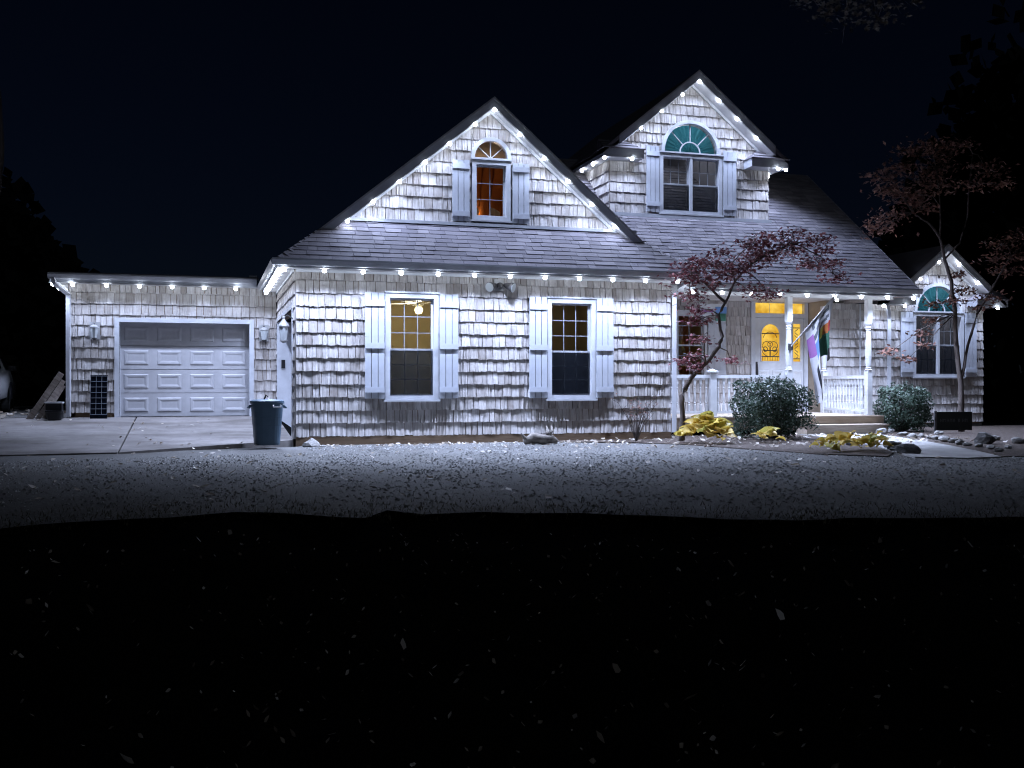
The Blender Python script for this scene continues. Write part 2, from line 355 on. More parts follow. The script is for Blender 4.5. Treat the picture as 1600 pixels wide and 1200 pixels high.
# ------------------------------------------------------------------ house
house = thing('house', (0, 0, 0), 'grey shake-sided house with steep gables outlined by white string lights', 'house')
EXPO = .2286
class Wall:
    """a clad wall: plane point o, horizontal direction u, outward normal n; hi(u) gives its top"""
    def __init__(s, o, u, n, u0, u1, lo, hi, holes=(), thick=.12):
        s.o = Vector(o); s.u = Vector(u); s.n = Vector(n); s.u0, s.u1, s.lo, s.hi = u0, u1, lo, hi if callable(hi) else (lambda q: hi); s.holes = list(holes); s.thick = thick
        s.lof = lo if callable(lo) else (lambda q: lo)
    def P(s, u, z, d=0): p = s.o + s.u * u + s.n * d; return (p.x, p.y, z)
    def free(s, u, a, b):
        iv = [(a, min(b, s.hi(u)))]
        for ua, ub, za, zt in s.holes:
            if ua <= u <= ub:
                top = zt(u) if callable(zt) else zt; out = []
                for p, q in iv:
                    if top <= p or za >= q: out.append((p, q)); continue
                    if za > p: out.append((p, za))
                    if top < q: out.append((top, q))
                iv = out
        return [(p, q) for p, q in iv if q - p > .012]
    def cuts(s):
        c = {s.u0, s.u1}
        for ua, ub, za, zt in s.holes: c |= {max(ua, s.u0), min(ub, s.u1)}
        return sorted(c)
    def backing(s, name, mt, step=.12, parent=None):
        g = MB(); cs = s.cuts(); e = 1e-4
        for a, b in zip(cs, cs[1:]):
            n = max(1, int((b - a) / step)) if (any(callable(h[3]) and h[0] <= (a + b) / 2 <= h[1] for h in s.holes) or s.hi(a + e) != s.hi((a + b) / 2) or s.hi(b - e) != s.hi(a + e)) else 1
            for i in range(n):
                p, q = a + (b - a) * i / n, a + (b - a) * (i + 1) / n
                fa, fb = s.free(p + e, s.lof(p), 99), s.free(q - e, s.lof(q), 99)
                for (a0, a1), (b0, b1) in zip(fa, fb):
                    g.hexa([s.P(p, a0, -s.thick), s.P(q, b0, -s.thick), s.P(q, b0), s.P(p, a0), s.P(p, a1, -s.thick), s.P(q, b1, -s.thick), s.P(q, b1), s.P(p, a1)])
        return g.build(name, mt, parent or house)
    def shakes(s, z0, emitf):
        cs = s.cuts(); zmax = max(s.hi(s.u0 + (s.u1 - s.u0) * i / 40) for i in range(41)); k = 0
        while z0 + k * EXPO < zmax:
            zb = z0 + k * EXPO; k += 1; rowj = uni(-.004, .004); thick = .031 + uni(-.002, .004)
            for a, b in zip(cs, cs[1:]):
                u = a
                while u < b - 1e-4:
                    w = uni(.085, .19); e = min(b, u + w)
                    if b - e < .06: e = b
                    ncol = max(2, min(6, int((e - u) / .026))); gap = uni(.003, .0075); j = uni(-.007, .007); tj = uni(-.004, .006)
                    g = MB(); cols = []
                    for i in range(ncol):
                        p = u + gap + (e - u - 2 * gap) * i / ncol; q = u + gap + (e - u - 2 * gap) * (i + 1) / ncol
                        cols.append((p, q))
                    tb = [max(.012, thick + .004 + tj * 1.3 + uni(-.013, .013)) for _ in range(ncol + 1)]; jb = [j + rowj + uni(-.007, .007) for _ in range(ncol + 1)]
                    for i, (p, q) in enumerate(cols):
                        md = (p + q) / 2
                        for fz0, fz1 in s.free(md, zb, zb + EXPO + .03):
                            clipb = fz0 > zb + .001; b0 = fz0 if clipb else zb + jb[i]; b1 = fz0 if clipb else zb + jb[i + 1]
                            b0, b1 = max(b0, s.lof(p)), max(b1, s.lof(q))
                            full = fz1 > zb + EXPO + .029; t0 = fz1 if full else min(fz1, s.hi(p)); t1 = fz1 if full else min(fz1, s.hi(q))
                            if t0 - b0 < .01 or t1 - b1 < .01: continue
                            def D(z, tt): f = (z - zb) / (EXPO + .03); return tt * (1 - f) + .004 * f
                            v = [s.P(p, b0), s.P(q, b1), s.P(q, b1, D(b1, tb[i + 1])), s.P(p, b0, D(b0, tb[i])), s.P(p, t0), s.P(q, t1), s.P(q, t1, D(t1, tb[i + 1])), s.P(p, t0, D(t0, tb[i]))]
                            fs = [(3, 2, 6, 7), (0, 1, 2, 3)]
                            if i == 0: fs.append((0, 3, 7, 4))
                            if i == ncol - 1: fs.append((1, 5, 6, 2))
                            g.add(v, fs)
                    if g.f: g.tone = [min(1, max(0, random.gauss(.55, .22)))] * len(g.f); emitf(g, (u + e) / 2, zb)
                    u = e
rest = MB(); singles = []
def to_rest(g, u, z): rest.add(g.v, g.f); rest.tone += g.tone
def box_part(name, mt, x0, x1, y0, y1, z0, z1, parent=None):
    return MB().box(x0, x1, y0, y1, z0, z1).build(name, mt, parent or house)

# ---- window builder (front faces -Y)
def rect_window(x0, x1, z0, z1, Y, sashes, parent=None, name='window', cw=.085, label=None):
    """sashes: list of (x0,x1,z0,z1,cols,rows,screen) inside the casing"""
    g = MB(); f = Y - .075; bk = Y + .09
    g.box(x0, x0 + cw, f, bk, z0, z1); g.box(x1 - cw, x1, f, bk, z0, z1)
    g.box(x0 + cw, x1 - cw, f, bk, z1 - cw, z1); g.box(x0 + cw, x1 - cw, f, bk, z0, z0 + cw * .8)
    g.box(x0 - .025, x1 + .025, f - .03, Y - .02, z0 - .035, z0 - .002)
    g.box(x0 - .012, x1 + .012, f - .022, Y - .02, z1 + .002, z1 + .03)
    w = g.build(name, M['trim'], parent or house)
    if label: w['label'] = label
    for i, (a, b, c, d, cols, rows, scr) in enumerate(sashes):
        sy = Y + .0 + .03 * (i % 2 == 0); sw = .034
        g = MB(); g.box(a, a + sw, sy, sy + .035, c, d); g.box(b - sw, b, sy, sy + .035, c, d); g.box(a + sw, b - sw, sy, sy + .035, d - sw, d); g.box(a + sw, b - sw, sy, sy + .035, c, c + sw)
        g.build('sash', M['trim'], w)
        ia, ib, ic, id_ = a + sw, b - sw, c + sw, d - sw
        g = MB(); mw = .007
        for k in range(1, cols): x = ia + (ib - ia) * k / cols; g.box(x - mw, x + mw, sy + .012, sy + .03, ic, id_)
        for k in range(1, rows):
            z = ic + (id_ - ic) * k / rows
            for kk in range(cols):
                xa = ia + (ib - ia) * kk / cols + (mw if kk else 0); xb = ia + (ib - ia) * (kk + 1) / cols - (mw if kk < cols - 1 else 0); g.box(xa, xb, sy + .012, sy + .03, z - mw, z + mw)
        if cols * rows > 1: g.build('glazing_bar', M['trim'] if scr else M['bar'], w)
        pw, ph = (ib - ia) / cols, (id_ - ic) / rows
        me = MB().box(mw * .5, pw - mw * .5, 0, .005, mw * .5, ph - mw * .5).mesh('pane', M['glass'])
        for kx in range(cols):
            for kz in range(rows): link('pane', me, w, (ia + kx * pw, sy + .018, ic + kz * ph))
        if scr: MB().box(a + .01, b - .01, Y - .012, Y - .009, c + .01, d - .01).build('insect_screen', M['screen'], w)
    return w
def arch_window(cx, zb, r, Y, rays, parent=None, teal=False, cw=.075, rings=0):
    g = MB(); n = 24; f, bk = Y - .075, Y + .06
    for i in range(n):
        a, b = math.pi * i / n, math.pi * (i + 1) / n
        def Q(rr, w): return (cx + rr * math.cos(w), zb + rr * math.sin(w))
        p = [Q(r - cw, a), Q(r, a), Q(r, b), Q(r - cw, b)]
        g.hexa([(x, f, z) for x, z in p] + [(x, bk, z) for x, z in p])
    g.box(cx - r, cx + r, f, bk, zb - .05, zb)
    w = g.build('arch_window', M['trim'], parent or house)
    ri = r - cw
    g = MB()
    for t in rays:
        dx, dz = math.cos(t), math.sin(t); h = .009; r0 = .02 if not rings else ri * .38
        a = [(cx + dx * r0 - dz * h, zb + .002 + dz * r0 + dx * h), (cx + dx * r0 + dz * h, zb + .002 + dz * r0 - dx * h), (cx + dx * ri + dz * h, zb + dz * ri - dx * h), (cx + dx * ri - dz * h, zb + dz * ri + dx * h)]
        g.hexa([(x, Y - .01, z) for x, z in a] + [(x, Y + .02, z) for x, z in a])
    if rings:
        for i in range(14):
            a, b = math.pi * i / 14, math.pi * (i + 1) / 14; r0, r1 = ri * .36, ri * .40
            p = [(cx + q * math.cos(w_), zb + q * math.sin(w_)) for q, w_ in ((r0, a), (r1, a), (r1, b), (r0, b))]
            g.hexa([(x, Y - .008, z) for x, z in p] + [(x, Y + .018, z) for x, z in p])
    g.build('glazing_bar', M['trim'], w)
    bounds = [0] + list(rays) + [math.pi]
    for a, b in zip(bounds, bounds[1:]):
        k = max(2, int((b - a) / .2)); poly = [(cx, Y + .008, zb)] + [(cx + ri * math.cos(a + (b - a) * i / k), Y + .008, zb + ri * math.sin(a + (b - a) * i / k)) for i in range(k + 1)]
        MB().prism(poly, (0, .004, 0)).build('pane', M['glass'], w)
    if teal:
        g = MB(); nf = 40
        for i in range(nf):
            a, b = math.pi * i / nf, math.pi * (i + 1) / nf; d0, d1 = (.05, .062) if i % 2 else (.062, .05)
            rs = [.03, ri * .55, ri * .6, ri * .98]; dd = [0, .0, .012, .012]
            for q in range(3):
                g.add([(cx + rs[q] * math.cos(a), Y + d0 + dd[q], zb + rs[q] * math.sin(a)), (cx + rs[q + 1] * math.cos(a), Y + d0 + dd[q + 1], zb + rs[q + 1] * math.sin(a)), (cx + rs[q + 1] * math.cos(b), Y + d1 + dd[q + 1], zb + rs[q + 1] * math.sin(b)), (cx + rs[q] * math.cos(b), Y + d1 + dd[q], zb + rs[q] * math.sin(b))], [(0, 1, 2, 3)])
        o = g.build('fan_shade', M['teal'], w); o['label'] = 'pleated teal half-round shade behind the arched glass'
    return w
def shutter(x0, x1, z0, z1, Y, battens):
    h = bpy.data.objects.new('shutter', None); COL.objects.link(h); h.parent = house; h.location = (x0, Y, z0); wd, ht = x1 - x0, z1 - z0
    n = 3; gp = .012; bw = (wd - gp * (n - 1)) / n
    me = MB().box(0, bw, -.055, -.03, 0, ht).mesh('board', M['shutter'])
    for i in range(n): link('board', me, h, (i * (bw + gp), 0, uni(-.004, .004)))
    me = MB().box(.0, wd, -.078, -.056, -.05, .05).mesh('batten', M['shutter'])
    for b in battens: link('batten', me, h, (0, 0, b * ht))
    MB().box(.01, wd - .01, -.029, -.006, .01, ht - .01).build('backing', M['shelf'], h)

# ============ front block
SOF = 3.09
w1 = (1.557, 2.525, .802, 2.702); w2 = (4.60, 5.56, .802, 2.68)
F = Wall((0, 0, 0), (1, 0, 0), (0, -1, 0), 0, 7.136, .10, SOF, [(*w1,), (*w2,)])
F.holes = [(w[0] + .03, w[1] - .03, w[2] + .03, w[3] - .03) for w in (w1, w2)]
fw = F.backing('front_wall', M['skirt'])
front = []
F.shakes(.160, lambda g, u, z: front.append((g, u, z)))
front.sort(key=lambda t: t[1])
for i, (g, u, z) in enumerate(front):
    if i < 300: g.build('shingle', M['shake'], fw)
    else: to_rest(g, u, z)
# left side wall with recessed side door
S = Wall((0, 0, 0), (0, 1, 0), (-1, 0, 0), 0.0, 4.76, .10, SOF, [(.42, 4.40, .0, 2.42)])
S.backing('side_wall', M['skirt']); S.shakes(.13, to_rest)
FR = Wall((7.136, 0, 0), (0, 1, 0), (1, 0, 0), 0.0, 3.9, .10, SOF)
FR.backing('side_wall', M['skirt']); FR.shakes(.13, to_rest)
box_part('skirt_board', M['skirt'], .0, 7.15, -.035, .06, -.12, .150); box_part('skirt_board', M['skirt'], -.03, .05, .065, .40, -.1, .118)
box_part('corner_board', M['trim'], -.03, 0.005, -.034, -.002, .13, SOF) if False else None
# side garage door, seen along the wall
sdoor = box_part('side_door', M['garage'], .27, .31, .42, 4.40, .02, 2.42)
for k in range(4): box_part('panel', M['garage'], .255, .268, .47, 4.35, .08 + k * .59, .08 + k * .59 + .5, sdoor)
g = MB(); g.box(.0, .268, 4.385, 4.46, .02, 2.42); g.box(.0, .268, .36, .425, .02, 2.42); g.box(-.04, .0, 4.40, 4.50, .02, 2.50); g.box(-.04, .0, .32, .42, .02, 2.50); g.box(-.04, .0, .42, 4.40, 2.42, 2.50); g.build('door_casing', M['trim'])
box_part('keypad', M['black'], .05, .13, 4.355, 4.384, 1.42, 1.60)
# windows
def two_sash(x0, x1, z0, z1, rows=3):
    c = .085; a, b = x0 + c, x1 - c; zm = z0 + (z1 - z0) * .47
    return [(a, b, zm - .02, z1 - c, 3, rows, False), (a, b, z0 + c * .8, zm + .02, 3, rows, True)]
rect_window(*w1, 0, two_sash(*w1)); rect_window(*w2, 0, two_sash(*w2))
for x0, x1 in ((1.195, 1.540), (2.542, 2.885), (4.245, 4.585), (5.575, 5.915)): shutter(x0, x1, .82, 2.70, -.035, (.085, .50, .90))
# room behind the front windows
g = MB(); g.add([(.42, .13, .3), (7.0, .13, .3), (7.0, 4.6, .3), (.42, 4.6, .3), (.42, .13, 2.95), (7.0, .13, 2.95), (7.0, 4.6, 2.95), (.42, 4.6, 2.95)], [(0, 1, 2, 3), (7, 6, 5, 4), (2, 6, 7, 3), (3, 7, 4, 0), (1, 5, 6, 2)])
g.build('room', M['room'])
g = MB(); g.box(.5, 6.9, 3.2, 4.5, .31, 1.75); g.box(.5, 6.9, 4.3, 4.5, 1.75, 1.82); tag(g.build('cupboard', M['shelf']), 'dark cupboards against the back wall inside the front room', 'cupboard')
MB().box(3.55, 3.62, .2, 4.5, .31, 2.94).build('partition', M['room'], house)
# ceiling fan
fan = thing('ceiling_fan', (2.62, 2.2, 2.94), 'lit ceiling fan with pale blades seen through the front window with warm light', 'ceiling fan')
MB().lathe([(.05, 0), (.05, -.03), (.018, -.05), (.018, -.16), (.10, -.18), (.11, -.26), (.05, -.30)]).build('motor', M['white'], fan)
me = MB().box(.11, .62, -.06, .06, -.235, -.225).mesh('blade', M['white'])
for k in range(5): link('blade', me, fan, rot=(R(6), 0, k * 2 * math.pi / 5 + .2))
MB().lathe([(.03, -.30), (.075, -.32), (.085, -.37), (.06, -.43), (.01, -.445)]).build('globe', M['warmglobe'], fan, True)
def lamp(name, loc, watts, col, rad=.05, parent=None):
    d = bpy.data.lights.new(name, 'POINT'); d.energy = watts; d.color = col; d.shadow_soft_size = rad; o = bpy.data.objects.new(name, d); COL.objects.link(o); o.location = loc; o.parent = parent; return o
lamp('fan_lamp', (0, 0, -.56), 75, (1, .85, .58), .06, fan)
lamp('room_lamp', (5.9, 3.0, 2.4), 6, (1, .84, .62), .08)

# ============ gables: generic gable roof pieces
RX, RZ, ML, MR = 3.70, 6.48, .81, .86
def roof_slab(poly, th=.12, name='roof', mt=None): return MB().prism([(x, y, z - th) for x, y, z in poly], (0, 0, th)).build(name, mt or M['roof'], house)
tabs = MB()
def shingle_plane(o, u, d, slope, length, umin, umax, expo=.145):
    """tabs laid on a roof plane: o eave point, u along the eave, d horizontal up-slope direction, slope = rise/run, length along slope"""
    o, u, d = Vector(o), Vector(u), Vector(d); s = (d + Vector((0, 0, slope))).normalized(); n = u.cross(s).normalized()
    if n.z < 0: n = -n
    k = 0
    while k * expo < length:
        a = k * expo; b = min(length, a + expo + .05); lo0, hi0, lo1, hi1 = umin(a), umax(a), umin(b), umax(b); x = min(lo0, lo1) - rnd() * .3
        while x < max(hi0, hi1):
            w = random.choice((.16, .22, .3, .36, .42)); p0, q0, p1, q1 = max(lo0, x), min(hi0, x + w - .006), max(lo1, x), min(hi1, x + w - .006); x += w
            if q0 - p0 < .02 and q1 - p1 < .02: continue
            q0, q1 = max(q0, p0 + .001), max(q1, p1 + .001); h = random.choice((.012, .012, .014, .018)); j = uni(-.004, .004)
            def Pt(uu, ss, hh): return o + u * uu + s * ss + n * hh
            tabs.add([Pt(p0, a + j, .0), Pt(q0, a + j, .0), Pt(q0, a + j, h), Pt(p0, a + j, h), Pt(p1, b, .002), Pt(q1, b, .002)], [(0, 1, 2, 3), (3, 2, 5, 4), (0, 3, 4), (1, 5, 2)])
        k += 1
# skirt (pent) roof over the front wall
K = .77; EY = -.45; EZ = 3.21
GY, GW = .40, .70      # rake edge and gable wall planes
def skx(z, side): return RX - (RZ - z) / ML if side < 0 else RX + (RZ - z) / MR
zt = EZ + K * (.72 - EY)
poly = [(skx(EZ, -1), EY, EZ), (skx(EZ, 1), EY, EZ), (skx(zt, 1), .72, zt), (skx(zt, -1), .72, zt)]
roof_slab(poly, .06)
sl = math.sqrt(1 + K * K)
shingle_plane((0, EY - .02, EZ - .015 + .004), (1, 0, 0), (0, 1, 0), K, (.72 - EY + .02) * sl, lambda s: skx(EZ + s / sl * K, -1), lambda s: skx(EZ + s / sl * K, 1), .15)
def caps(p, q, w=.13, name='ridge_caps'):
    p, q = Vector(p), Vector(q); d = (q - p); n_ = max(1, int(d.length / .15)); g = MB(); t_ = d.normalized(); sd_ = t_.cross(Vector((0, 0, 1))).normalized()
    for i in range(n_):
        a, b = p + d * (i / n_), p + d * ((i + 1.25) / n_); lift = Vector((0, 0, .022)); dn = Vector((0, 0, -.07))
        g.add([a - sd_ * w + dn + lift, a + lift * 1.6, a + sd_ * w + dn + lift, b - sd_ * w + dn, b + lift * .6, b + sd_ * w + dn], [(0, 1, 4, 3), (1, 2, 5, 4), (0, 3, 5, 2), (0, 2, 1)])
    tag(g.build(name, M['roof'], house), kind='stuff')
caps((skx(EZ, -1), EY, EZ), (skx(3.84, -1), GY, 3.84)); caps((skx(EZ, 1), EY, EZ), (skx(3.84, 1), GY, 3.84))
# main left/right roof planes of the front block, ridge running back
yb = 7.0
roof_slab([(RX, GY, RZ), (RX, yb, RZ), (skx(EZ, -1), yb, EZ), (skx(EZ, -1), EY, EZ), (skx(3.84, -1), GY, 3.84)], .1)
roof_slab([(RX + .002, GY, RZ), (skx(3.84, 1), GY, 3.84), (skx(EZ, 1), EY, EZ), (skx(EZ, 1), 1.2, EZ), (RX + .002, 5.6, RZ)], .1)
def rake(x0, z0, x1, z1, Y, Yw, depth=.19):
    """bargeboard along a rake from apex (x0,z0) to foot (x1,z1), plus the boarded soffit behind it"""
    MB().prism([(x0, Y - .022, z0), (x1, Y - .022, z1), (x1, Y - .022, z1 - depth), (x0, Y - .022, z0 - depth * 1.0)], (0, .02, 0)).build('bargeboard', M['gutter'], house)
    MB().prism([(x0, Y - .034, z0 + .012), (x1, Y - .034, z1 + .012), (x1, Y - .034, z1 - .03), (x0, Y - .034, z0 - .03)], (0, .011, 0)).build('drip_edge', M['pewter'], house)
    MB().prism([(x0, Y, z0 - depth + .02), (x1, Y, z1 - depth + .02), (x1, Y, z1 - depth + .045), (x0, Y, z0 - depth + .045)], (0, Yw - Y - .03, 0)).build('soffit', M['soffit'], house)
    MB().prism([(x0, Yw - .06, z0 - depth - .055), (x1, Yw - .06, z1 - depth - .055), (x1, Yw - .06, z1 - depth + .018), (x0, Yw - .06, z0 - depth + .018)], (0, .03, 0)).build('frieze_board', M['trim'], house)
def ftx(side, z): return skx(z, side)
rake(RX, RZ, skx(3.84, -1), 3.84, GY, GW); rake(RX, RZ, skx(3.84, 1), 3.84, GY, GW)
# gable wall
def gh(u): return (RZ - .21 - ML * (RX - u)) if u < RX else (RZ - .21 - MR * (u - RX))
gw = (3.33, 4.09, 4.20, 5.34)
gar = .40
gcx = 3.71
G = Wall((0, GW, 0), (1, 0, 0), (0, -1, 0), .75, 6.75, zt - .06, gh, [(gw[0] + .03, gw[1] - .03, gw[2] + .03, gw[3]), (gcx - gar + .02, gcx + gar - .02, gw[3] - .002, lambda u: 5.345 + math.sqrt(max(0, (gar - .02) ** 2 - (u - gcx) ** 2)))])
G.backing('gable_wall', M['skirt']); G.shakes(zt + .02, to_rest)
c = .085; rect_window(*gw, GW, [(gw[0] + c, gw[1] - c, gw[2] + c * .8, gw[3] - c, 2, 3, False)])
arch_window(gcx, 5.385, gar, GW, [R(42), R(90), R(138)])
shutter(2.945, 3.275, 4.16, 5.31, GW - .035, (.12, .90)); shutter(4.13, 4.46, 4.16, 5.31, GW - .035, (.12, .90))
MB().box(.8, 6.7, GW - .10, GW - .03, zt - .04, zt + .018).build('flashing', M['gutter'], house)
g = MB(); g.add([(3.0, GW + .13, 4.0), (4.5, GW + .13, 4.0), (4.5, 3.2, 4.0), (3.0, 3.2, 4.0), (3.0, GW + .13, 5.74), (4.5, GW + .13, 5.74), (4.5, 3.2, 5.74), (3.0, 3.2, 5.74)], [(0, 1, 2, 3), (7, 6, 5, 4), (2, 6, 7, 3), (3, 7, 4, 0), (1, 5, 6, 2)]); g.build('attic_room', M['roomdark'], house)
g = MB(); n = 24     # swagged curtain
for i in range(n + 1):
    x = 3.3 + .85 * i / n
    for j in range(9):
        t = j / 8; low = 4.38 + .12 * math.sin(i * .55) + .10 * abs(i / n - .5); z = 5.42 + (low - 5.42) * t; g.v.append((x + .05 * math.sin(t * 3 + i), GW + .24 + .045 * math.sin(i * 1.1 + t * 4) + .03 * math.sin(t * 9 + i * .5), z))
g.faces([(i * 9 + j, (i + 1) * 9 + j, (i + 1) * 9 + j + 1, i * 9 + j + 1) for i in range(n) for j in range(8)])
tag(g.build('curtain', M['curtain'], smooth=True), 'rust orange curtain swagged behind the small gable window', 'curtain')
lamp('attic_lamp', (3.45, 1.0, 4.35), 6, (1, .62, .3), .08); lamp('attic_lamp', (3.9, 2.2, 5.2), 16, (1, .62, .3), .1)

# front eave: fascia, gutter, soffit and skirt
def gutter(x0, x1, Y, ztop, name='gutter'):
    prof = [(0, 0), (-.10, 0), (-.115, -.03), (-.085, -.09), (-.07, -.115), (0, -.115)]
    MB().prism([(x0, Y + p, ztop + q) for p, q in prof], (x1 - x0, 0, 0)).build(name, M['gutter'], house)
gutter(-.43, 7.50, EY - .004, EZ - .005)
box_part('fascia', M['gutter'], -.36, 7.47, EY + .0, EY + .028, 3.055, 3.20)
box_part('soffit', M['soffit'], -.355, 7.46, EY + .032, -.03, 3.075, 3.10)
box_part('frieze_board', M['trim'], .0, 7.13, -.052, -.030, 3.03, 3.074)
# left eave
xe = skx(EZ, -1)
MB().prism([(xe + p, EY + .02, EZ - .005 + q) for p, q in [(0, 0), (-.10, 0), (-.115, -.03), (-.085, -.09), (-.07, -.115), (0, -.115)]], (0, 4.74, 0)).build('gutter', M['gutter'], house)
box_part('fascia', M['gutter'], xe, xe + .028, EY + .03, 4.30, 3.055, 3.20)
box_part('soffit', M['soffit'], xe + .032, -.03, -.028, 4.62, 3.076, 3.10)
box_part('frieze_board', M['trim'], -.052, -.030, .0, 4.70, 3.03, 3.075)

# ============ garage wing
GYW = 4.76; GF = .385
Gd = (-3.264, -.584, GF, 2.40)
GW_ = Wall((0, GYW, 0), (1, 0, 0), (0, -1, 0), -4.22, -.03, GF - .1, 3.16, [(Gd[0] + .02, Gd[1] - .02, GF - .2, Gd[3] - .02)])
GW_.backing('garage_wall', M['skirt']); GW_.shakes(GF + .09, to_rest)
GL_ = Wall((-4.22, GYW, 0), (0, 1, 0), (-1, 0, 0), 0, 6.5, GF - .1, 3.16); GL_.backing('garage_side_wall', M['skirt']); GL_.shakes(GF + .09, to_rest)
dY = GYW + .27
gd = box_part('garage_door', M['garage'], Gd[0], Gd[1], dY + .02, dY + .06, GF, Gd[3])
sh = (Gd[3] - GF) / 4; pw = (Gd[1] - Gd[0]) / 4
sec = MB().box(0, Gd[1] - Gd[0], -.02, .018, .006, sh - .006).mesh('door_section', M['garage'])
pn = MB(); a, b = .09, .075; X0, X1, Z0, Z1 = .09, pw - .09, .10, sh - .10
def frame_panel(g, X0, X1, Z0, Z1, y):
    o = [(X0, Z0), (X1, Z0), (X1, Z1), (X0, Z1)]; rings = [(0, 0), (.018, -.014), (.05, -.014), (.085, .0 - .004), ]
    vs = []
    for ins, dy in rings: vs += [(X0 + ins, y + dy, Z0 + ins), (X1 - ins, y + dy, Z0 + ins), (X1 - ins, y + dy, Z1 - ins), (X0 + ins, y + dy, Z1 - ins)]
    fs = [(r_ * 4 + i, r_ * 4 + (i + 1) % 4, r_ * 4 + 4 + (i + 1) % 4, r_ * 4 + 4 + i) for r_ in range(len(rings) - 1) for i in range(4)]
    q = (len(rings) - 1) * 4; fs.append((q, q + 1, q + 2, q + 3)); g.add(vs, fs)
frame_panel(pn, X0, X1, Z0, Z1, 0)
pm = pn.mesh('panel', M['garage'])
for k in range(4):
    link('door_section', sec, gd, (Gd[0], dY, GF + k * sh))
    for i in range(4): link('panel', pm, gd, (Gd[0] + i * pw, dY - .021, GF + k * sh))
g = MB(); g.box(Gd[0] - .075, Gd[0] + .02, GYW - .05, dY + .02, GF - .03, Gd[3] + .07); g.box(Gd[1] - .02, Gd[1] + .075, GYW - .05, dY + .02, GF - .03, Gd[3] + .07); g.box(Gd[0] + .02, Gd[1] - .02, GYW - .05, dY + .02, Gd[3] - .02, Gd[3] + .07); g.build('door_casing', M['trim'], house)
EGY = 4.36
gutter(-4.56, -.47, EGY - .004, 3.33)
box_part('fascia', M['gutter'], -4.52, -.47, EGY, EGY + .028, 3.14, 3.325); box_part('soffit', M['soffit'], -4.50, -.40, EGY + .032, GYW - .03, 3.155, 3.18)
MB().prism([(-4.55, EGY, 3.31), (-.42, EGY, 3.31), (-.42, 11.3, 3.85), (-4.55, 11.3, 3.85)], (0, 0, .05)).build('roof', M['roof'], house)
box_part('fascia', M['gutter'], -4.55, -4.525, EGY, 11.3, 3.14, 3.32); box_part('soffit', M['soffit'], -4.52, -4.25, GYW, 11.2, 3.156, 3.18)
box_part('flashing', M['gutter'], -.62, -.46, EGY + .02, EGY + .2, 3.345, 3.40)
def downspout(pts, r=.04):
    g = MB(); pts = [Vector(p) for p in pts]
    for a, b in zip(pts, pts[1:]):
        t = (b - a).normalized(); x = t.cross(Vector((.3, 1, .1))).normalized() * r; y = t.cross(x).normalized() * r * .8; a2 = a - t * .012; b2 = b + t * .012
        g.hexa([a2 - x - y, a2 + x - y, a2 + x + y, a2 - x + y, b2 - x - y, b2 + x - y, b2 + x + y, b2 - x + y])
    g.build('downspout', M['trim'], house)
downspout([(-4.46, EGY - .06, 3.22), (-4.44, EGY - .05, 3.12), (-4.22, GYW - .10, 2.93), (-4.22, GYW - .10, .42)])
downspout([(7.36, EY - .05, 3.10), (7.34, EY - .04, 3.0), (7.18, -.09, 2.82), (7.18, -.09, .16)])

# ============ main roof over the porch
PY, PZ, PK = .65, 3.15, .77
PX1 = 13.40; RIDGE = 6.5; rY = PY + (RIDGE - PZ) / PK
def valley(y): return max(5.9, RX + (RZ - PZ - PK * (y - PY)) / MR - .06)
MB().prism([(7.60, PY, PZ - .06), (PX1, PY, PZ - .06), (PX1, rY, RIDGE - .06), (5.9, rY, RIDGE - .06), (5.9, 2.62, PZ + PK * (2.62 - PY) - .06)], (0, 0, .06)).build('roof', M['roof'], house)
pl = math.sqrt(1 + PK * PK)
shingle_plane((0, PY - .02, PZ - .012), (1, 0, 0), (0, 1, 0), PK, (rY - PY) * pl, lambda s: valley(PY + s / pl), lambda s: PX1)
MB().prism([(5.9, rY, RIDGE), (PX1, rY, RIDGE), (PX1, 10.5, 3.1), (5.9, 10.5, 3.1)], (0, 0, -.1)).build('roof', M['roof'], house)
gutter(7.62, PX1 + .02, PY - .004, PZ - .005)
box_part('fascia', M['gutter'], 7.62, PX1, PY, PY + .028, 2.97, 3.13)
MB().prism([(PX1 + .003, PY, PZ), (PX1 + .003, rY, RIDGE), (PX1 + .003, rY, RIDGE - .2), (PX1 + .003, PY, PZ - .2)], (.025, 0, 0)).build('bargeboard', M['gutter'], house)
MB().prism([(PX1 - .2, PY + .1, 3.0), (PX1 - .2, 10, 3.0), (PX1 - .2, rY, RIDGE - .15)], (.1, 0, 0)).build('gable_end_wall', M['shake'], house)
box_part('porch_ceiling', M['soffit'], 7.15, 13.1, PY + .032, 4.1, 3.085, 3.11)

# ============ dormer
DX, DZ, DM = 9.02, 8.07, .82
DYW, DYR = 2.87, 2.46
dl, dr = 7.04, 11.00
ez = 6.21; exl, exr = DX - (DZ - ez) / DM, DX + (DZ - ez) / DM
def roofz(y): return PZ + PK * (y - PY)
roof_slab([(DX, DYR, DZ), (DX, 8.6, DZ), (exl, 8.6, ez), (exl, DYR, ez)], .1); roof_slab([(DX + .002, DYR, DZ), (exr, DYR, ez), (exr, 8.6, ez), (DX + .002, 8.6, DZ)], .1)
fx = 7.10; fz = DZ - DM * (DX - fx)
rake(DX, DZ, fx, fz, DYR, DYW, .2); rake(DX, DZ, 2 * DX - fx, fz, DYR, DYW, .2)
def dh(u): return DZ - .215 - DM * abs(u - DX)
dwn = (8.225, 9.785, 4.92, 6.27); dcx = (dwn[0] + dwn[1]) / 2; dra = .735
base_z = roofz(DYW)
